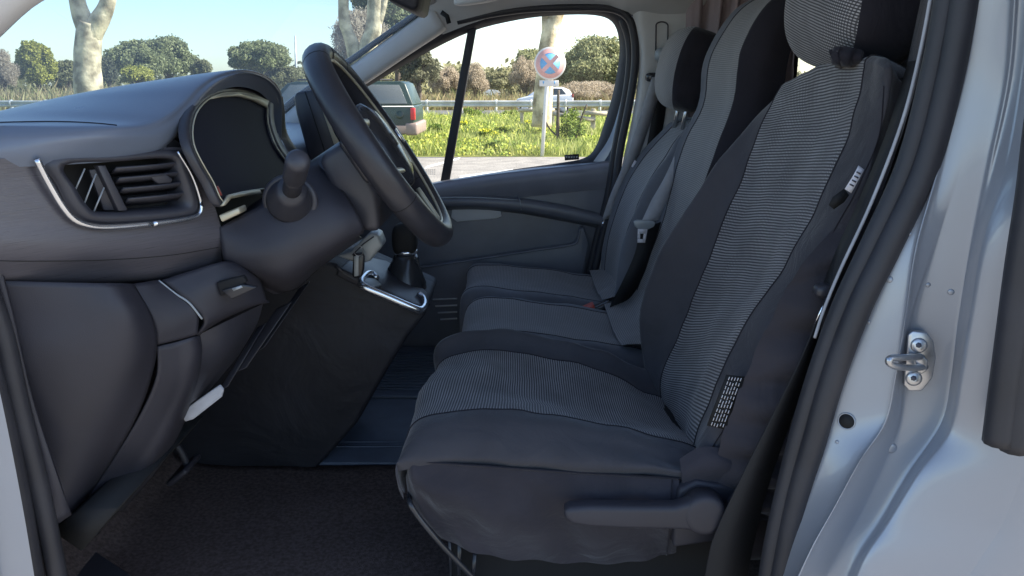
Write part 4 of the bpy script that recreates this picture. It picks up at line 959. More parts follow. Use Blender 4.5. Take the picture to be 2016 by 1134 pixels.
# bonnet and wheels so the van stands on the ground
g = dense([[V(-1.10, y, 1.12), V(-1.35, y, 1.06), V(-1.62, y, .94), V(-1.74, y, .78), V(-1.78, y, .4)] for y in (-.02, .1, .8, 1.6, 1.72)], 4, 4)
obj('bonnet', gmesh(g), M_['silver'], vb)
for x in (-1.15, 2.1):
    for y in (.0, 1.5): obj('wheel', lathe([(0, 0), (.20, 0), (.21, .01), (.33, .01), (.34, .04), (.34, .18), (.33, .2), (0, .2)], V(x, y, .34), (0, 1, 0), 32), M_['rubber'], vb)

# ------------------------------------------------------------------ belts, curtain, mirror
pb = thing('passenger_seat_belt', 'dark belt hanging beside the far window post down behind the passenger seat', 'seat belt', P(1300, 110, 1.57))
obj('upper_anchor', sup(P(1301, 108, 1.565), (.019, .018, .021), .9), M_['panelgrey'], pb)
obj('anchor_link', tube([P(1300, 116, 1.565), P(1297, 140, 1.56)], .008, 8), M_['plastic'], pb)
obj('guide', sup(P(1285, 152, 1.56), (.022, .015, .014), .7), M_['gloss'], pb)
hv = V(.022, .01, .004)
obj('webbing', ribbon(cr([P(1297, 150, 1.55), P(1275, 220, 1.55), P(1245, 310, 1.555), P(1215, 380, 1.56), P(1198, 430, 1.57)], 5), hv, .001), M_['web'], pb)
obj('webbing', ribbon(cr([P(1302, 160, 1.575), P(1296, 230, 1.575), P(1278, 320, 1.575), P(1245, 420, 1.575)], 5), hv, .001), M_['web_dark'], pb)
obj('tongue', tube([P(1190, 434, 1.56), P(1184, 446, 1.56)], .004, 8), M_['chrome'], pb)
obj('belt_tag', quad_px([(1249, 315), (1256, 319), (1250, 332), (1243, 328)], 1.54, .001), M_['white'], pb)
mb = thing('middle_seat_belt', 'light grey belt with a white steel tongue hanging in front of the middle seat', 'seat belt', P(1275, 440, 1.12))
obj('webbing', ribbon(cr([P(1374, 216, 1.19), P(1352, 270, 1.165), P(1325, 340, 1.14), P(1298, 395, 1.12), P(1278, 438, 1.11)], 5), [V(.008+.016*min(1, k/14), .004, .006) for k in range(21)], .001), M_['web'], mb)
obj('webbing', ribbon(cr([P(1280, 444, 1.125), P(1272, 490, 1.12), P(1248, 545, 1.11), P(1225, 590, 1.13), P(1210, 625, 1.15)], 5), V(.030, .01, .008), .001), M_['web_dark'], mb)
obj('tongue_shoulder', prism([P(1247, 436, 1.10), P(1254, 433, 1.10), P(1285, 434, 1.10), P(1291, 438, 1.10), P(1288, 446, 1.10), P(1276, 452, 1.10), P(1258, 452, 1.10), P(1250, 446, 1.10)], (0, .006, 0)), M_['panelgrey'], mb, bevel=.002)
obj('tongue', join(quad_px([(1256, 451), (1261, 451), (1260, 478), (1255, 478)], 1.099, .003), quad_px([(1269, 451), (1275, 451), (1270, 478), (1265, 478)], 1.099, .003), quad_px([(1258, 451), (1272, 451), (1271, 460), (1258, 460)], 1.0985, .003), quad_px([(1256, 471), (1270, 471), (1269, 478), (1256, 478)], 1.0985, .003)), M_['white'], mb)
nb_ = thing('driver_seat_belt', 'black belt webbing running down beside the driver seat next to the door seal', 'seat belt', P(1500, 1000, .16))
obj('webbing', ribbon(cr([P(1800, 120, .20), P(1757, 260, .18), P(1700, 400, .17), P(1655, 500, .165), P(1630, 565, .16)], 5), V(.004, .022, .0), .001), M_['web_dark'], nb_)
obj('webbing', ribbon(cr([P(1628, 580, .16), P(1590, 700, .15), P(1535, 830, .15), P(1480, 960, .15), P(1445, 1060, .155), P(1425, 1160, .16)], 5), [V(.006+.03*min(1, k/20), .012, 0) for k in range(26)], .001), M_['web_dark'], nb_)
obj('guide', sup(P(1622, 572, .16), (.014, .012, .010), .8), M_['plastic2'], nb_)
obj('tongue', quad_px([(1612, 618), (1618, 606), (1622, 600), (1610, 632), (1603, 640)], .125, .002), M_['chrome'], nb_)
# curtain
cu = thing('curtain', 'mauve grey pleated curtain gathered behind the far seats', 'curtain', (.6, 1.5, 1.9))
rows_ = []
for k in range(13):
    t = k/12; r_ = []
    for j in range(61):
        s = j/60
        x = .50+.34*s; y = 1.60-.12*s
        amp = .020*(1-.3*t)
        r_.append(V(x+.02*math.sin(s*5+t*2), y+amp*math.sin(s*38+1.5*math.sin(t*3))+.008*math.sin(s*83), 1.86-.80*t-.05*math.sin(s*3)*t+0*(1-s)))
    rows_.append(r_)
obj('curtain_cloth', gmesh(rows_), M_['curtain'], cu, solid=.002)
obj('curtain_rail', tube([V(.48, 1.60, 1.865), V(.86, 1.48, 1.865)], .005, 8), M_['plastic'], cu)
# rear view mirror
rm = thing('rear_view_mirror', 'lower corner of a black interior mirror hanging at the top of the windscreen', 'mirror', P(800, 0, .75))
obj('mirror_housing', prism([P(742, -14, .75), P(760, -4, .75), P(815, 22, .75), P(822, 12, .75), P(832, -40, .75), P(760, -60, .75)], (0, .20, .0)), M_['console'], rm, bevel=.008)
obj('mirror_arm', tube([P(790, -40, .85), V(-.40, .85, 1.86)], .008, 8), M_['gloss'], rm)

exec_bg = True
# ================================================================== OUTSIDE
def gpt(px, py, z=0): return PZ(px, py, z)
def DY(D): return D+CAM.y
# materials
def ground_mat(name, c1, c2, scale, rough=.95, c3=None, bump=.02):
    m = mat(name, c1, rough, spec=.15, var=(scale, .0, c2), bump=(scale*8, .6, bump)); return m
M_['asphalt'] = ground_mat('parking_asphalt', (.22, .205, .185), (.30, .28, .25), 3)
M_['road'] = ground_mat('road_asphalt', (.11, .11, .11), (.15, .15, .145), 2)
M_['grassland'] = ground_mat('grass_ground', (.115, .15, .025), (.19, .19, .05), .6)
M_['dry'] = ground_mat('dry_verge', (.24, .20, .11), (.15, .17, .05), .25)
M_['paint'] = mat('road_paint', (.75, .75, .72), .7, var=(4, .12))
def leaf_mat(name, c1, c2, c3):
    m = bpy.data.materials.new(name); m.use_nodes = True; n = m.node_tree.nodes; L = m.node_tree.links; b = n['Principled BSDF']
    b.inputs['Roughness'].default_value = .6; b.inputs['Specular IOR Level'].default_value = .2
    g = n.new('ShaderNodeNewGeometry'); r = n.new('ShaderNodeValToRGB'); e = r.color_ramp.elements
    e[0].color = (*c1, 1); e[1].color = (*c3, 1); e.new(.5).color = (*c2, 1)
    L.new(g.outputs['Random Per Island'], r.inputs[0])
    L.new(r.outputs[0], b.inputs['Base Color'])
    t = n.new('ShaderNodeBsdfTranslucent'); L.new(r.outputs[0], t.inputs[0])
    x = n.new('ShaderNodeMixShader'); x.inputs[0].default_value = .3
    L.new(b.outputs[0], x.inputs[1]); L.new(t.outputs[0], x.inputs[2]); L.new(x.outputs[0], n['Material Output'].inputs[0])
    return m
M_['pine'] = leaf_mat('pine_needles', (.11, .125, .055), (.22, .235, .10), (.36, .36, .17))
M_['oak'] = leaf_mat('olive_leaves', (.11, .11, .05), (.20, .195, .09), (.30, .28, .14))
M_['yel'] = leaf_mat('yellow_green_leaves', (.16, .17, .03), (.33, .32, .06), (.48, .45, .11))
M_['twig'] = leaf_mat('dry_twigs', (.24, .19, .13), (.38, .31, .22), (.52, .44, .32))
M_['dark'] = leaf_mat('dark_evergreen', (.05, .055, .03), (.10, .105, .055), (.17, .165, .09))
M_['blade'] = leaf_mat('grass_blades', (.20, .26, .06), (.37, .42, .11), (.56, .55, .22))
M_['weed'] = leaf_mat('weed_leaves', (.07, .12, .02), (.15, .22, .03), (.25, .30, .05))
M_['flower'] = leaf_mat('yellow_flowers', (.35, .38, .02), (.6, .58, .03), (.75, .7, .06))
M_['drygrass'] = leaf_mat('dry_grass', (.28, .22, .12), (.38, .31, .17), (.30, .32, .12))
M_['bark'] = mat('sunlit_plane_bark', (.80, .66, .44), .85, spec=.15, bump=(8, .8, .03), var=(2.6, .0, (.24, .19, .12)))  # mottled bark; warm sunlight and dapples also put into its colours
M_['bark_dark'] = mat('dark_bark', (.10, .075, .055), .9, bump=(12, .8, .03), var=(6, .25))
M_['galv'] = mat('galvanised_steel', (.50, .50, .49), .5, .3, var=(1.2, .25))
M_['wood'] = mat('weathered_wood', (.42, .36, .27), .85, bump=(15, .6, .01), var=(8, .25))
# structures
def sheet(name, x0, x1, y0, y1, z, m, n=1):
    g = [[V(x0+(x1-x0)*j/n, y0+(y1-y0)*i/n, z) for j in range(n+1)] for i in range(n+1)]
    return tag(obj(name, gmesh(g), m, None), kind='structure')
sheet('ground', -900, 900, -60, 1500, -.012, M_['dry'], 8)
sheet('parking_lot', -60, 60, -30, DY(16.2), 0, M_['asphalt'])
sheet('meadow', -60, 60, DY(16.2)+.0, DY(35.5), .004, M_['grassland'], 4)
sheet('road', -300, 300, DY(37.5), DY(47), .004, M_['road'])
ln = []
for a, b in (((838, 330), (905, 312)), ((905, 350), (1010, 336))):
    pa_, pb_ = gpt(*a), gpt(*b); d = (pb_-pa_); 
    n_v = V(0, .22, 0)
    ln.append(([pa_-n_v+V(0, 0, .005), pb_-n_v+V(0, 0, .005), pb_+n_v+V(0, 0, .005), pa_+n_v+V(0, 0, .005)], [(0, 1, 2, 3)]))
pl = obj('parking_lines', join(*ln), M_['paint'], None); tag(pl, kind='structure')

def leaves(centers, n, size, squash=1.0, seed=0, shell=.35, updir=0):
    """centers: (x,y,z,rx,ry,rz) ellipsoids; many small tilted quads"""
    rnd = random.Random(seed); v, f = [], []
    wts = [c[3]*c[4]*c[5] for c in centers]; tot = sum(wts)
    for c, wt in zip(centers, wts):
        for _ in range(max(8, int(n*wt/tot))):
            while True:
                d = V(rnd.uniform(-1, 1), rnd.uniform(-1, 1), rnd.uniform(-1, 1))
                if .01 < d.length < 1: break
            rr = d.length; d = d.normalized()*(shell+(1-shell)*rr**.7)
            nz = noise.noise(d*3.1+V(c[0], c[2], seed)); k = (1+.34*nz+.22*noise.noise(d*8+V(c[2], c[0], seed)))*(rnd.uniform(1.0, 1.28) if rnd.random() < .16 else 1)
            p = V(c[0]+d.x*c[3]*k, c[1]+d.y*c[4]*k, c[2]+d.z*c[5]*k)
            s = size*rnd.uniform(.5, 1.3)
            a = V(rnd.gauss(0, 1), rnd.gauss(0, 1), rnd.gauss(0, 1)).normalized(); b = a.orthogonal().normalized()
            if updir: a = (a+V(0, 0, updir)).normalized(); b = a.orthogonal().normalized(); b = b*.3
            i = len(v); v += [p-a*s*.5, p+b*s*.35, p+a*s*.5, p-b*s*.35]; f.append((i, i+1, i+2, i+3))
    return v, f, [(0, 0)]*len(v)
def limbs(base, specs, seed=0):
    """specs: list of (path points, r0, r1) relative to base"""
    ds_ = []
    for pts, r0_, r1_ in specs:
        p = cr([Vector(base)+Vector(q) for q in pts], 4); n = len(p)
        p = [q+V(noise.noise(q*1.3+V(seed, 0, 0)), 0, 0)*r0_*.25 for q in p]
        ds_.append(tube(p, [(r0_+(r1_-r0_)*i/(n-1))*(1+.10*noise.noise(p[i]*2.7)) for i in range(n)], 12))
    return join(*ds_)
def clumps(cx, cy, cz, rx, ry, rz, k, seed, flat_bottom=False):
    rnd = random.Random(seed); out = [(cx, cy, cz, rx*.55, ry*.55, rz*.55)]
    for i in range(k):
        a = rnd.uniform(0, 2*math.pi); h = rnd.uniform(-.5 if not flat_bottom else -.25, .95)
        q = math.sqrt(max(0, 1-h*h))*rnd.uniform(.55, .92)
        s = rnd.uniform(.14, .34)
        out.append((cx+math.cos(a)*q*rx, cy+math.sin(a)*q*ry, cz+h*rz*.8, rx*s, ry*s, rz*s*1.0))
    return out
def tree_px(name, label, cat, x0, x1, ytop, ybot, D, m, n, leaf, seed, group='trees and shrubs beyond the road', k=22, trunk=True, bark='bark_dark', ybase=None, flat=False, shell=.45, ratio=1.0, updir=0):
    """a tree whose crown fills the pixel box at distance D"""
    Y = DY(D); a, b = P(x0, ytop, Y), P(x1, ybot, Y)
    cx = (a.x+b.x)/2; rx = abs(b.x-a.x)/2; cz = (a.z+b.z)/2; rz = abs(a.z-b.z)/2
    if cz-rz < -.2: pass
    t = thing(name, label, cat, (cx, Y, 0), group)
    obj('crown', leaves(clumps(cx, Y, cz, rx, rx*ratio, rz, int(k*2.2), seed, flat), int(n*2.6), leaf*.50, seed=seed, shell=shell*.6, updir=updir), m, t, smooth=False)
    if trunk:
        sp_ = [([(0, 0, -.1), (.1, 0, cz*.5), (0, 0, cz)], .035*cz+.08, .07)]
        rnd = random.Random(seed)
        for q in range(5):
            an = rnd.uniform(0, 6.28); sp_.append(([(0, 0, cz*.45), (math.cos(an)*rx*.35, math.sin(an)*rx*.3, cz*.8), (math.cos(an)*rx*.75, math.sin(an)*rx*.6, cz+rz*.4)], .07+.01*cz, .03))
        obj('trunk', limbs((cx, Y, 0), sp_, seed), M_[bark], t)
    return t
GT = 'trees and shrubs beyond the road'
tree_px('leafy_tree', 'yellow green leafy tree at the left edge of the windscreen view', 'tree', 28, 108, 76, 178, 62, M_['yel'], 7000, .38, 1)
tree_px('bare_shrub', 'tan leafless shrub at the far left behind the guard rail', 'shrub', -40, 40, 96, 190, 58, M_['twig'], 5000, .4, 2, updir=.6)
tree_px('low_tree', 'low green tree just left of the forked pale trunk', 'tree', 105, 160, 120, 172, 75, M_['oak'], 3000, .45, 3)
tree_px('broad_pine', 'broad rounded grey green pine right of the forked pale trunk', 'tree', 210, 320, 80, 165, 80, M_['pine'], 7000, .5, 4)
tree_px('broad_pine', 'taller domed pine joined to the broad pine, above the dashboard ridge', 'tree', 275, 385, 72, 165, 84, M_['pine'], 8000, .5, 5)
tree_px('yellow_shrub', 'pale yellow green shrub in front of the broad pines', 'shrub', 238, 300, 128, 172, 60, M_['yel'], 2600, .35, 6)
tree_px('small_tree', 'small light green tree right of the domed pine, over the dashboard crest', 'tree', 375, 418, 114, 160, 80, M_['oak'], 2000, .4, 7)
tree_px('umbrella_pine', 'dense dark umbrella pine standing over the instrument hood', 'tree', 444, 572, 80, 158, 70, M_['pine'], 11000, .42, 8, flat=True)
tree_px('dark_bush', 'dark bush close right of the forked pale trunk', 'shrub', 190, 232, 112, 172, 66, M_['dark'], 2600, .4, 9)
tree_px('low_hedge', 'brownish low bushes between the umbrella pine and the wheel', 'shrub', 520, 625, 132, 180, 72, M_['oak'], 4200, .4, 10, k=26)
tree_px('bare_tree', 'tall brown leafless tree tangled behind the pair of pale trunks', 'tree', 648, 770, 20, 165, 50, M_['twig'], 8000, .5, 11, updir=.9, shell=.2)
tree_px('tall_pine', 'tall green pine above the windscreen pillar', 'tree', 700, 850, -60, 110, 60, M_['pine'], 12000, .5, 12)
tree_px('dark_tree', 'dark small tree seen in the quarter window above the green car', 'tree', 780, 862, 92, 182, 46, M_['dark'], 5000, .33, 13, shell=.2)
tree_px('dry_shrub', 'tan dry shrub left of the window divider', 'shrub', 846, 905, 128, 190, 52, M_['twig'], 4000, .35, 14, updir=.8, shell=.2)
tree_px('dry_shrub', 'reddish brown dry shrub right of the window divider', 'shrub', 905, 962, 126, 192, 54, M_['twig'], 4500, .35, 15, updir=.5)
tree_px('distant_tree', 'dull green tree above the small far car', 'tree', 950, 1022, 140, 184, 85, M_['oak'], 4500, .5, 16)
tree_px('slim_bare_tree', 'pale bare thin tree left of the road sign', 'tree', 1005, 1060, 112, 190, 56, M_['twig'], 3500, .35, 17, updir=.9, shell=.15)
tree_px('green_pine', 'green pine crown immediately left of the road sign', 'tree', 1012, 1075, 98, 160, 66, M_['pine'], 5000, .4, 18)
tree_px('large_pine', 'largest bushy pine filling the view right of the road sign', 'tree', 1100, 1262, 76, 190, 55, M_['pine'], 16000, .38, 19, k=34)
tree_px('brown_undergrowth', 'brown undergrowth at the foot of the largest pine', 'shrub', 1095, 1240, 160, 200, 50, M_['twig'], 5000, .35, 20, trunk=False, updir=.6)
tree_px('rear_pine', 'green tree glimpsed through the small rear side window', 'tree', 1540, 1720, 150, 210, 55, M_['pine'], 6000, .45, 41)
# far dim tree belt as one mass
cs2 = []
for k in range(60):
    rnd = random.Random(100+k); X = -95+k*3.0; cs2.append((X, 108+rnd.uniform(-4, 6), rnd.uniform(1.2, 2.2), rnd.uniform(2, 4), 3, rnd.uniform(1.2, 2.8)))
tag(obj('far_wood', leaves(cs2, 26000, .8, seed=50), M_['oak'], None, smooth=False), 'low continuous belt of distant trees along the horizon', 'woodland', kind='stuff')
# verge dry grass mass
def blades(x0, x1, y0, y1, n, h, wd, seed, clump=.5):
    rnd = random.Random(seed); v, f = [], []
    for _ in range(n):
        x, y = rnd.uniform(x0, x1), rnd.uniform(y0, y1)
        d = noise.noise(V(x*.45, y*.45, seed))
        if rnd.random() < clump*(.5-d): continue
        hh = h*rnd.uniform(.4, 1.2)*(1+.9*noise.noise(V(x*.7, y*.7, seed+5)))
        a = rnd.uniform(0, 6.28); lx, ly = rnd.gauss(0, .25)*hh, rnd.gauss(0, .25)*hh
        wx, wy_ = math.cos(a)*wd, math.sin(a)*wd
        i = len(v); v += [V(x-wx, y-wy_, 0), V(x+wx, y+wy_, 0), V(x+lx*.4+wx*.6, y+ly*.4+wy_*.6, hh*.6), V(x+lx, y+ly, hh)]; f.append((i, i+1, i+2, i+3))
    return v, f, [(0, 0)]*len(v)
tag(obj('meadow_grass', join(blades(-6.5, 8, DY(16.4), DY(26), 42000, .26, .012, 3), blades(-8, 10, DY(26), DY(35.5), 26000, .30, .018, 4), blades(-30, -12, DY(24), DY(35.5), 14000, .35, .022, 5)), M_['blade'], None, smooth=False), 'lush green meadow grass between parking lot and guard rail', 'grass', kind='stuff')
tag(obj('dry_verge_grass', join(blades(-9, 11, DY(47.5), DY(60), 14000, .8, .03, 6), blades(-48, -8, DY(48), DY(62), 22000, 1.0, .04, 7)), M_['drygrass'], None, smooth=False), 'tall straw coloured verge grass beyond the road', 'grass', kind='stuff')
gc_ = []
rnd = random.Random(33)
for _ in range(420):
    D_ = rnd.uniform(16.6, 34); x_ = rnd.uniform(-.20, .20)*D_
    if noise.noise(V(x_*.5, D_*.5, 3)) < -.05: continue
    r_ = rnd.uniform(.2, .55); gc_.append((x_, DY(D_), rnd.uniform(.03, .16), r_, r_, rnd.uniform(.10, .22)))
tag(obj('undergrowth', leaves(gc_, 34000, .075, seed=9, shell=.2), leaf_mat('mixed_weeds', (.15, .23, .04), (.34, .41, .07), (.62, .60, .10)), None, smooth=False), 'mixed low weeds and yellow blooms spread through the meadow', 'ground cover', kind='stuff')
# weeds as individual plants
rnd = random.Random(12)
weeds = [(855, 258, 22, 'weed'), (905, 250, 16, 'flower'), (960, 268, 20, 'flower'), (990, 262, 16, 'flower'), (930, 225, 18, 'weed'), (1000, 225, 15, 'weed'), (968, 290, 18, 'weed'), (1025, 285, 16, 'weed'), (1050, 250, 16, 'flower'), (880, 285, 16, 'weed'), (1130, 280, 18, 'weed')]
desc = ['leafy weed right of the parked green car', 'yellow flowering weed beside the window divider', 'biggest clump of yellow flowering weed in mid meadow', 'yellow flowering weed right of the biggest clump', 'leafy weed near the guard rail right of the divider', 'leafy weed near the guard rail left of the fence', 'low leafy weed at the tarmac edge in mid meadow', 'low leafy weed left of the sign post foot', 'yellow flowering weed beside the wooden fence', 'low leafy weed at the tarmac edge behind the divider', 'green weed right of the sign post foot']
for (x, y, s, kd), lb in zip(weeds, desc):
    p = gpt(x, y+s*.6); r_ = s/F_PX*(p.y-CAM.y)
    t = thing('flowering_weed' if kd == 'flower' else 'leafy_weed', lb, 'plant', p, 'weeds in the meadow')
    rs = random.Random(x)
    cl_ = [(p.x+rs.uniform(-.7, .7)*r_, p.y+rs.uniform(-.5, .5)*r_, rs.uniform(.3, .9)*r_, r_*.5, r_*.5, r_*.4) for _ in range(5)]
    obj('foliage', leaves(cl_, 900, .09, seed=x), M_['weed'], t, smooth=False)
    if kd == 'flower': obj('blossom', leaves([(c[0], c[1], c[2]+c[5]*.7, c[3]*.9, c[4], c[5]*.5) for c in cl_], 500, .06, seed=x+1), M_['flower'], t, smooth=False)
t = thing('dark_shrub', 'dark leafy shrub growing through the wooden fence right of the sign', 'shrub', gpt(1130, 290), None)
p = gpt(1125, 290)
obj('foliage', leaves(clumps(p.x+.05, p.y+.5, .46, .36, .35, .44, 12, 5), 1500, .07, seed=77, shell=.2), M_['weed'], t, smooth=False)
obj('stem', limbs(p+V(0, .5, 0), [([(-.3, 0, 0), (-.32, 0, .7), (-.3, 0, 1.35)], .05, .03), ([(.1, 0, 0), (.25, 0, .6), (.4, 0, 1.0)], .03, .02), ([(0, 0, 0), (-.5, 0, .4), (-.7, 0, .8)], .025, .012)]), M_['bark_dark'], t)

# plane tree trunks
def plane(label, base_px, D, specs, seed):
    Y = DY(D); b = P(base_px[0], base_px[1], Y); b.z = 0
    t = thing('plane_tree', label, 'tree', b, 'pale plane trees by the car park')
    dd = []
    for k, (pts, ra, rb) in enumerate(specs):
        pp = cr([P(x, y, Y+(k % 2)*.3*0) for x, y in pts], 5); n = len(pp); s = D/F_PX
        rad = [(ra+(rb-ra)*i/(n-1))*s*(1+.12*noise.noise(pp[i]*1.9)) for i in range(n)]
        o_ = tube(pp, rad, 14); obj('trunk' if k == 0 else 'limb', o_, M_['bark'], t)
    return t
plane('forked pale plane tree trunk seen through the left of the windscreen', (172, 230), 25, [([(172, 250), (174, 180), (172, 120), (175, 70), (178, 45)], 25, 21), ([(176, 70), (160, 30), (150, -10), (140, -90)], 19, 13), ([(178, 72), (196, 40), (212, 5), (222, -60)], 19, 11), ([(211, 8), (226, -8), (240, -40)], 5, 3)], 1)
plane('leaning pale plane tree with twin stems behind the top of the steering wheel', (712, 240), 27, [([(712, 240), (704, 150), (694, 90), (678, 40), (676, -30)], 17, 9), ([(722, 235), (722, 110), (735, 60), (738, 10), (742, -60)], 19, 12), ([(737, 62), (752, 20), (760, -20)], 9, 6)], 2)
plane('overexposed pale plane tree trunk behind the round road sign', (1072, 235), 22, [([(1066, 250), (1070, 180), (1076, 110), (1084, 60), (1098, 20), (1112, -40)], 19, 13), ([(1080, 80), (1076, 40), (1078, -30)], 11, 8)], 3)
mast = thing('utility_mast', 'thin pale mast rising behind the trees left of the steering wheel', 'mast', P(583, 168, DY(90)))
obj('pole', tube([V(P(583, 168, DY(90)).x, DY(90), 0), P(581, 70, DY(90))], [.22, .08], 8), M_['galv'], mast)

# road sign
GS = DY(16.3)
sg = thing('road_sign', 'round blue and red no stopping sign with a small plate on a white post', 'road sign', V(P(1068, 308, GS).x, GS, 0))
obj('post', tube([P(1067, 312, GS), P(1074, 200, GS), P(1078, 150, GS), P(1082, 100, GS)], .04, 12), mat('white_post_paint', (.62, .62, .6), .5, var=(5, .06)), sg)
sc0 = P(1083, 125, GS-.06); sr_ = .315
m_wh, m_rd, m_bl = mat('sign_white', (.6, .57, .54), .5), mat('sign_faded_red', (.60, .32, .30), .5, var=(6, .08)), mat('sign_blue', (.12, .36, .62), .5, var=(6, .08))
fd = obj('sign_face', lathe([(0, 0), (sr_, 0), (sr_+.012, .012), (sr_+.012, .03)], sc0, (0, 1, 0), 48), m_wh, sg)
obj('red_ring', lathe([(0, 0), (sr_*.93, 0), (sr_*.93, .003)], sc0-V(0, .004, 0), (0, 1, 0), 48), m_rd, fd)
obj('blue_disc', lathe([(0, 0), (sr_*.66, 0), (sr_*.66, .003)], sc0-V(0, .008, 0), (0, 1, 0), 48), m_bl, fd)
cb = []
for a in (R(45), R(-45)):
    d = V(math.cos(a), 0, math.sin(a)); w_ = V(-math.sin(a), 0, math.cos(a))*(sr_*.13)
    c = sc0-V(0, .011 + (.001 if a > 0 else 0), 0); cb.append(([c-d*sr_*.68-w_, c+d*sr_*.68-w_, c+d*sr_*.68+w_, c-d*sr_*.68+w_], [(0, 1, 2, 3)]))
obj('red_cross', join(*cb), m_rd, fd)
obj('plate', prism([P(1062, 158, GS-.05), P(1100, 158, GS-.05), P(1100, 170, GS-.05), P(1062, 170, GS-.05)], (0, .02, 0)), m_wh, sg, bevel=.005)
obj('plate_print', join(*[prism([P(x, 160, GS-.052), P(x+4, 160, GS-.052), P(x+2, 167, GS-.052)], (0, .001, 0)) for x in (1068, 1090)]), m_bl, sg)

# guard rail
YR = DY(36)
gr = thing('guard_rail', 'long galvanised steel guard rail running along the road behind the meadow', 'guard rail', (0, YR, 0))
prof = [(0, .78), (-.05, .75), (-.05, .70), (.0, .66), (.0, .63), (-.05, .59), (-.05, .54), (0, .50)]
x0_, x1_ = -40, 30
gv = [[V(x, YR+a, z) for a, z in prof] for x in [x0_+(x1_-x0_)*i/35 for i in range(36)]]
obj('beam', gmesh(gv), M_['galv'], gr, smooth=False, solid=.01)
for i in range(43):
    xx = x0_+1.6*i+.8; obj('post', bbox(xx, xx+.12, YR+.02, YR+.14, -.02, .82), M_['galv'], gr)
    obj('bracket', bbox(xx+.01, xx+.11, YR-.085, YR-.055, .52, .76), M_['galv'], gr, bevel=.01)
# wooden fences
def wfence(label, posts, rails, D, par=None):
    Y = DY(D); t = thing('wooden_fence', label, 'fence', V(P(posts[0][0], 260, Y).x, Y, 0), 'low wooden fences in the meadow')
    for x, yt in posts:
        a = P(x, yt, Y); obj('post', bbox(a.x-.06, a.x+.06, Y-.06, Y+.06, 0, a.z), M_['wood'], t, bevel=.01)
    for (xa, ya, xb, yb) in rails:
        obj('rail', tube([P(xa, ya, Y-.09), P(xb, yb, Y-.09)], .055, 8), M_['wood'], t)
wfence('short wooden fence section left of the sign post', [(1027, 214), (1088, 214)], [(1020, 217, 1092, 217), (1020, 243, 1060, 245)], 26)
wfence('tilted wooden fence section right of the sign post behind the shrub', [(1168, 214)], [(1088, 224, 1172, 236), (1115, 261, 1172, 268), (1150, 222, 1195, 224)], 21)

# vehicles
def vehicle(name, label, x0, x1, y0, y1, prof, cab, wins, wheels, wr, paint, extra=None, group=None, wm=None, low=None):
    """side view profile in metres along x (front to the left), z up. y0 near side."""
    t = thing(name, label, 'car', ((x0+x1)/2, (y0+y1)/2, 0), group)
    L_ = x1-x0; sx = lambda p: x0+p[0]*L_
    obj('body', prism([V(sx(p), y0, p[1]) for p in prof], (0, y1-y0, 0)), paint, t, bevel=.05, seg=3)
    lo = [V(sx(p), y0+.03, p[1]) for p in cab[0]] 
    b_ = [V(sx(cab[0][i]), y0+.04 if i in (0, len(cab[0])-1) else y0+.16, cab[0][i][1]) for i in range(len(cab[0]))]
    c_ = [V(q.x, y1-(q.y-y0), q.z) for q in b_]
    obj('cabin', loft([b_, c_]), paint, t, bevel=.03)
    for w_ in wins:
        zb = cab[0][0][1]; zt = max(p[1] for p in cab[0])
        pts = []
        for p in w_:
            f_ = (p[1]-zb)/(zt-zb); pts.append(V(sx(p), y0+.04+.12*max(0, f_)-.012, p[1]))
        obj('side_window', prism(pts, (0, .008, 0)), wm or M_['carglass'], t, bevel=.004)
    for wx in wheels:
        for yy in (y0-.01, y1-.21):
            w0 = obj('wheel', lathe([(0, .03), (wr*.62, .03), (wr*.64, .0), (wr*.92, .0), (wr, .03), (wr, .2), (wr*.9, .22), (0, .22)], V(x0+wx*L_, yy, wr), (0, 1, 0), 28), M_['tyre'], t)
            if yy < y0+.1: obj('hub', lathe([(0, -.005), (wr*.3, -.005), (wr*.55, .01), (wr*.6, .03)], V(x0+wx*L_, yy+.012, wr), (0, 1, 0), 12), M_['galv'], w0)
    return t, sx
M_['carglass'] = mat('car_window_glass', (.03, .035, .04), .06, spec=.8)
M_['tyre'] = mat('tyre_rubber', (.025, .025, .025), .8)
D1 = 17.2; xr = P(817, 250, DY(D1)).x
green = mat('dark_green_paint', (.010, .028, .022), .42, coat=.15, var=(3, .1)); tan = mat('tan_bumper', (.24, .18, .15), .5, var=(4, .08))
sv_, sx = vehicle('estate_car', 'dark green four by four with tan lower body parked beyond the quarter window', xr-4.5, xr, DY(D1), DY(D1)+1.75,
   [(0, .45), (0, .85), (.03, .98), (.26, 1.04), (.995, 1.04), (1, .75), (.995, .42), (.9, .38), (.1, .38)],
   [[(.26, 1.03), (.375, 1.50), (.42, 1.545), (.93, 1.55), (.955, 1.50), (.995, 1.03)]],
   [[(.31, 1.07), (.39, 1.47), (.53, 1.48), (.53, 1.07)], [(.55, 1.07), (.55, 1.48), (.70, 1.48), (.70, 1.07)], [(.72, 1.07), (.72, 1.48), (.925, 1.47), (.965, 1.07)]],
   (.18, .80), .36, green, wm=mat('sky_pale_window', (.13, .14, .13), .15, spec=.8))  # pale window base stands in for sky reflected in the glass
obj('lower_trim', prism([V(sx(p), DY(D1)-.02, p[1]) for p in [(.005, .42), (.005, .60), (.99, .60), (.99, .42)]], (0, .03, 0)), tan, sv_, bevel=.01)
obj('bumper', bbox(xr-.22, xr+.06, DY(D1)-.03, DY(D1)+1.78, .38, .66), tan, sv_, bevel=.05)
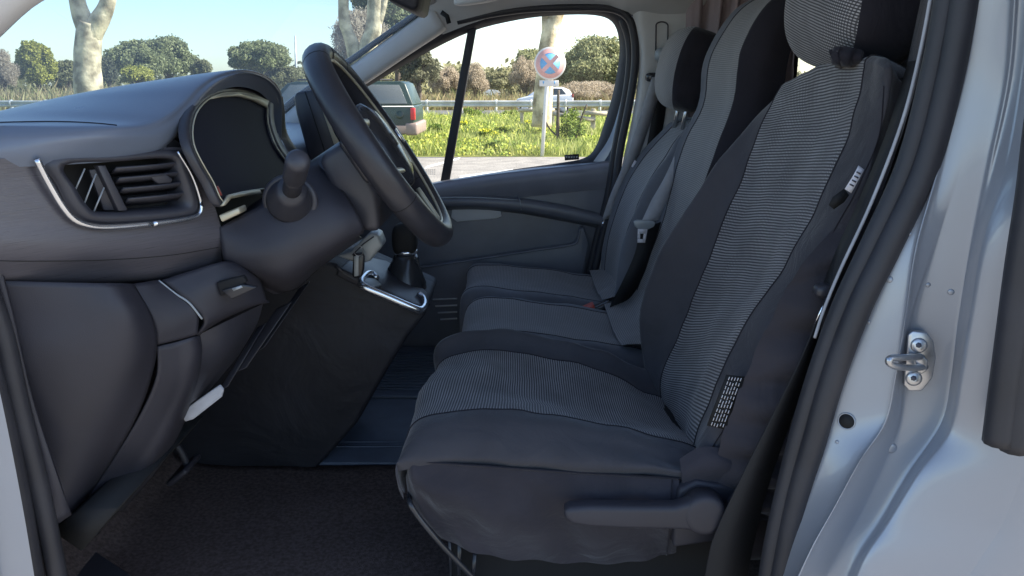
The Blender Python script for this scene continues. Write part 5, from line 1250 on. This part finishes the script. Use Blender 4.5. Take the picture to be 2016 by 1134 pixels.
obj('tail_light', bbox(xr-.09, xr+.012, DY(D1)-.015, DY(D1)+.08, .72, .98), mat('tail_light_red', (.55, .03, .03), .25), sv_, bevel=.01)
obj('fuel_flap', lathe([(0, 0), (.085, 0), (.09, .01)], V(xr-.33, DY(D1)-.008, .83), (0, 1, 0), 24), green, sv_)
obj('chrome_line', bbox(xr-3.3, xr-.02, DY(D1)-.008, DY(D1)+.01, 1.0, 1.02), M_['galv'], sv_)
obj('roof_rail', tube([V(xr-2.6, DY(D1)+.25, 1.58), V(xr-.5, DY(D1)+.25, 1.58)], .02, 8), M_['tyre'], sv_)
whitep = mat('white_car_paint', (.72, .72, .74), .3, coat=.5)
D2 = 41; xa, xb = P(1014, 200, DY(D2)).x, P(1129, 200, DY(D2)).x
hb_ = [(0, .38), (.0, .62), (.06, .78), (.26, .93), (1, 1.0), (1, .55), (.96, .30), (.1, .25)]
hc_ = [[(.22, .90), (.42, 1.32), (.55, 1.38), (.82, 1.37), (.93, 1.22), (.985, .95)]]
hw_ = [[(.31, .95), (.44, 1.28), (.58, 1.31), (.58, .96)], [(.60, .96), (.60, 1.31), (.80, 1.29), (.88, 1.0)]]
wc_, sx = vehicle('hatchback', 'white hatchback driving left on the road just behind the sign post', xa, xb, DY(D2), DY(D2)+1.7, hb_, hc_, hw_, (.17, .82), .30, whitep)
obj('headlight', prism([V(sx((.02, 0)), DY(D2)-.01, .62), V(sx((.10, 0)), DY(D2)-.01, .74), V(sx((.03, 0)), DY(D2)-.01, .72)], (0, .02, 0)), M_['carglass'], wc_)
obj('tail_light', bbox(xb-.10, xb+.01, DY(D2)-.01, DY(D2)+.15, .85, 1.02), mat('dull_red_lens', (.35, .05, .04), .3), wc_, bevel=.01)
D3 = 44.5; k3 = P(968, 182, DY(D3)).x
D3 = 95
xa, xb = P(952, 182, DY(D3)).x, P(990, 182, DY(D3)).x
vehicle('hatchback', 'tiny distant white car left of the sign beyond the dry verge', xa, xb, DY(D3), DY(D3)+1.7, hb_, hc_, hw_, (.17, .82), .3, whitep)
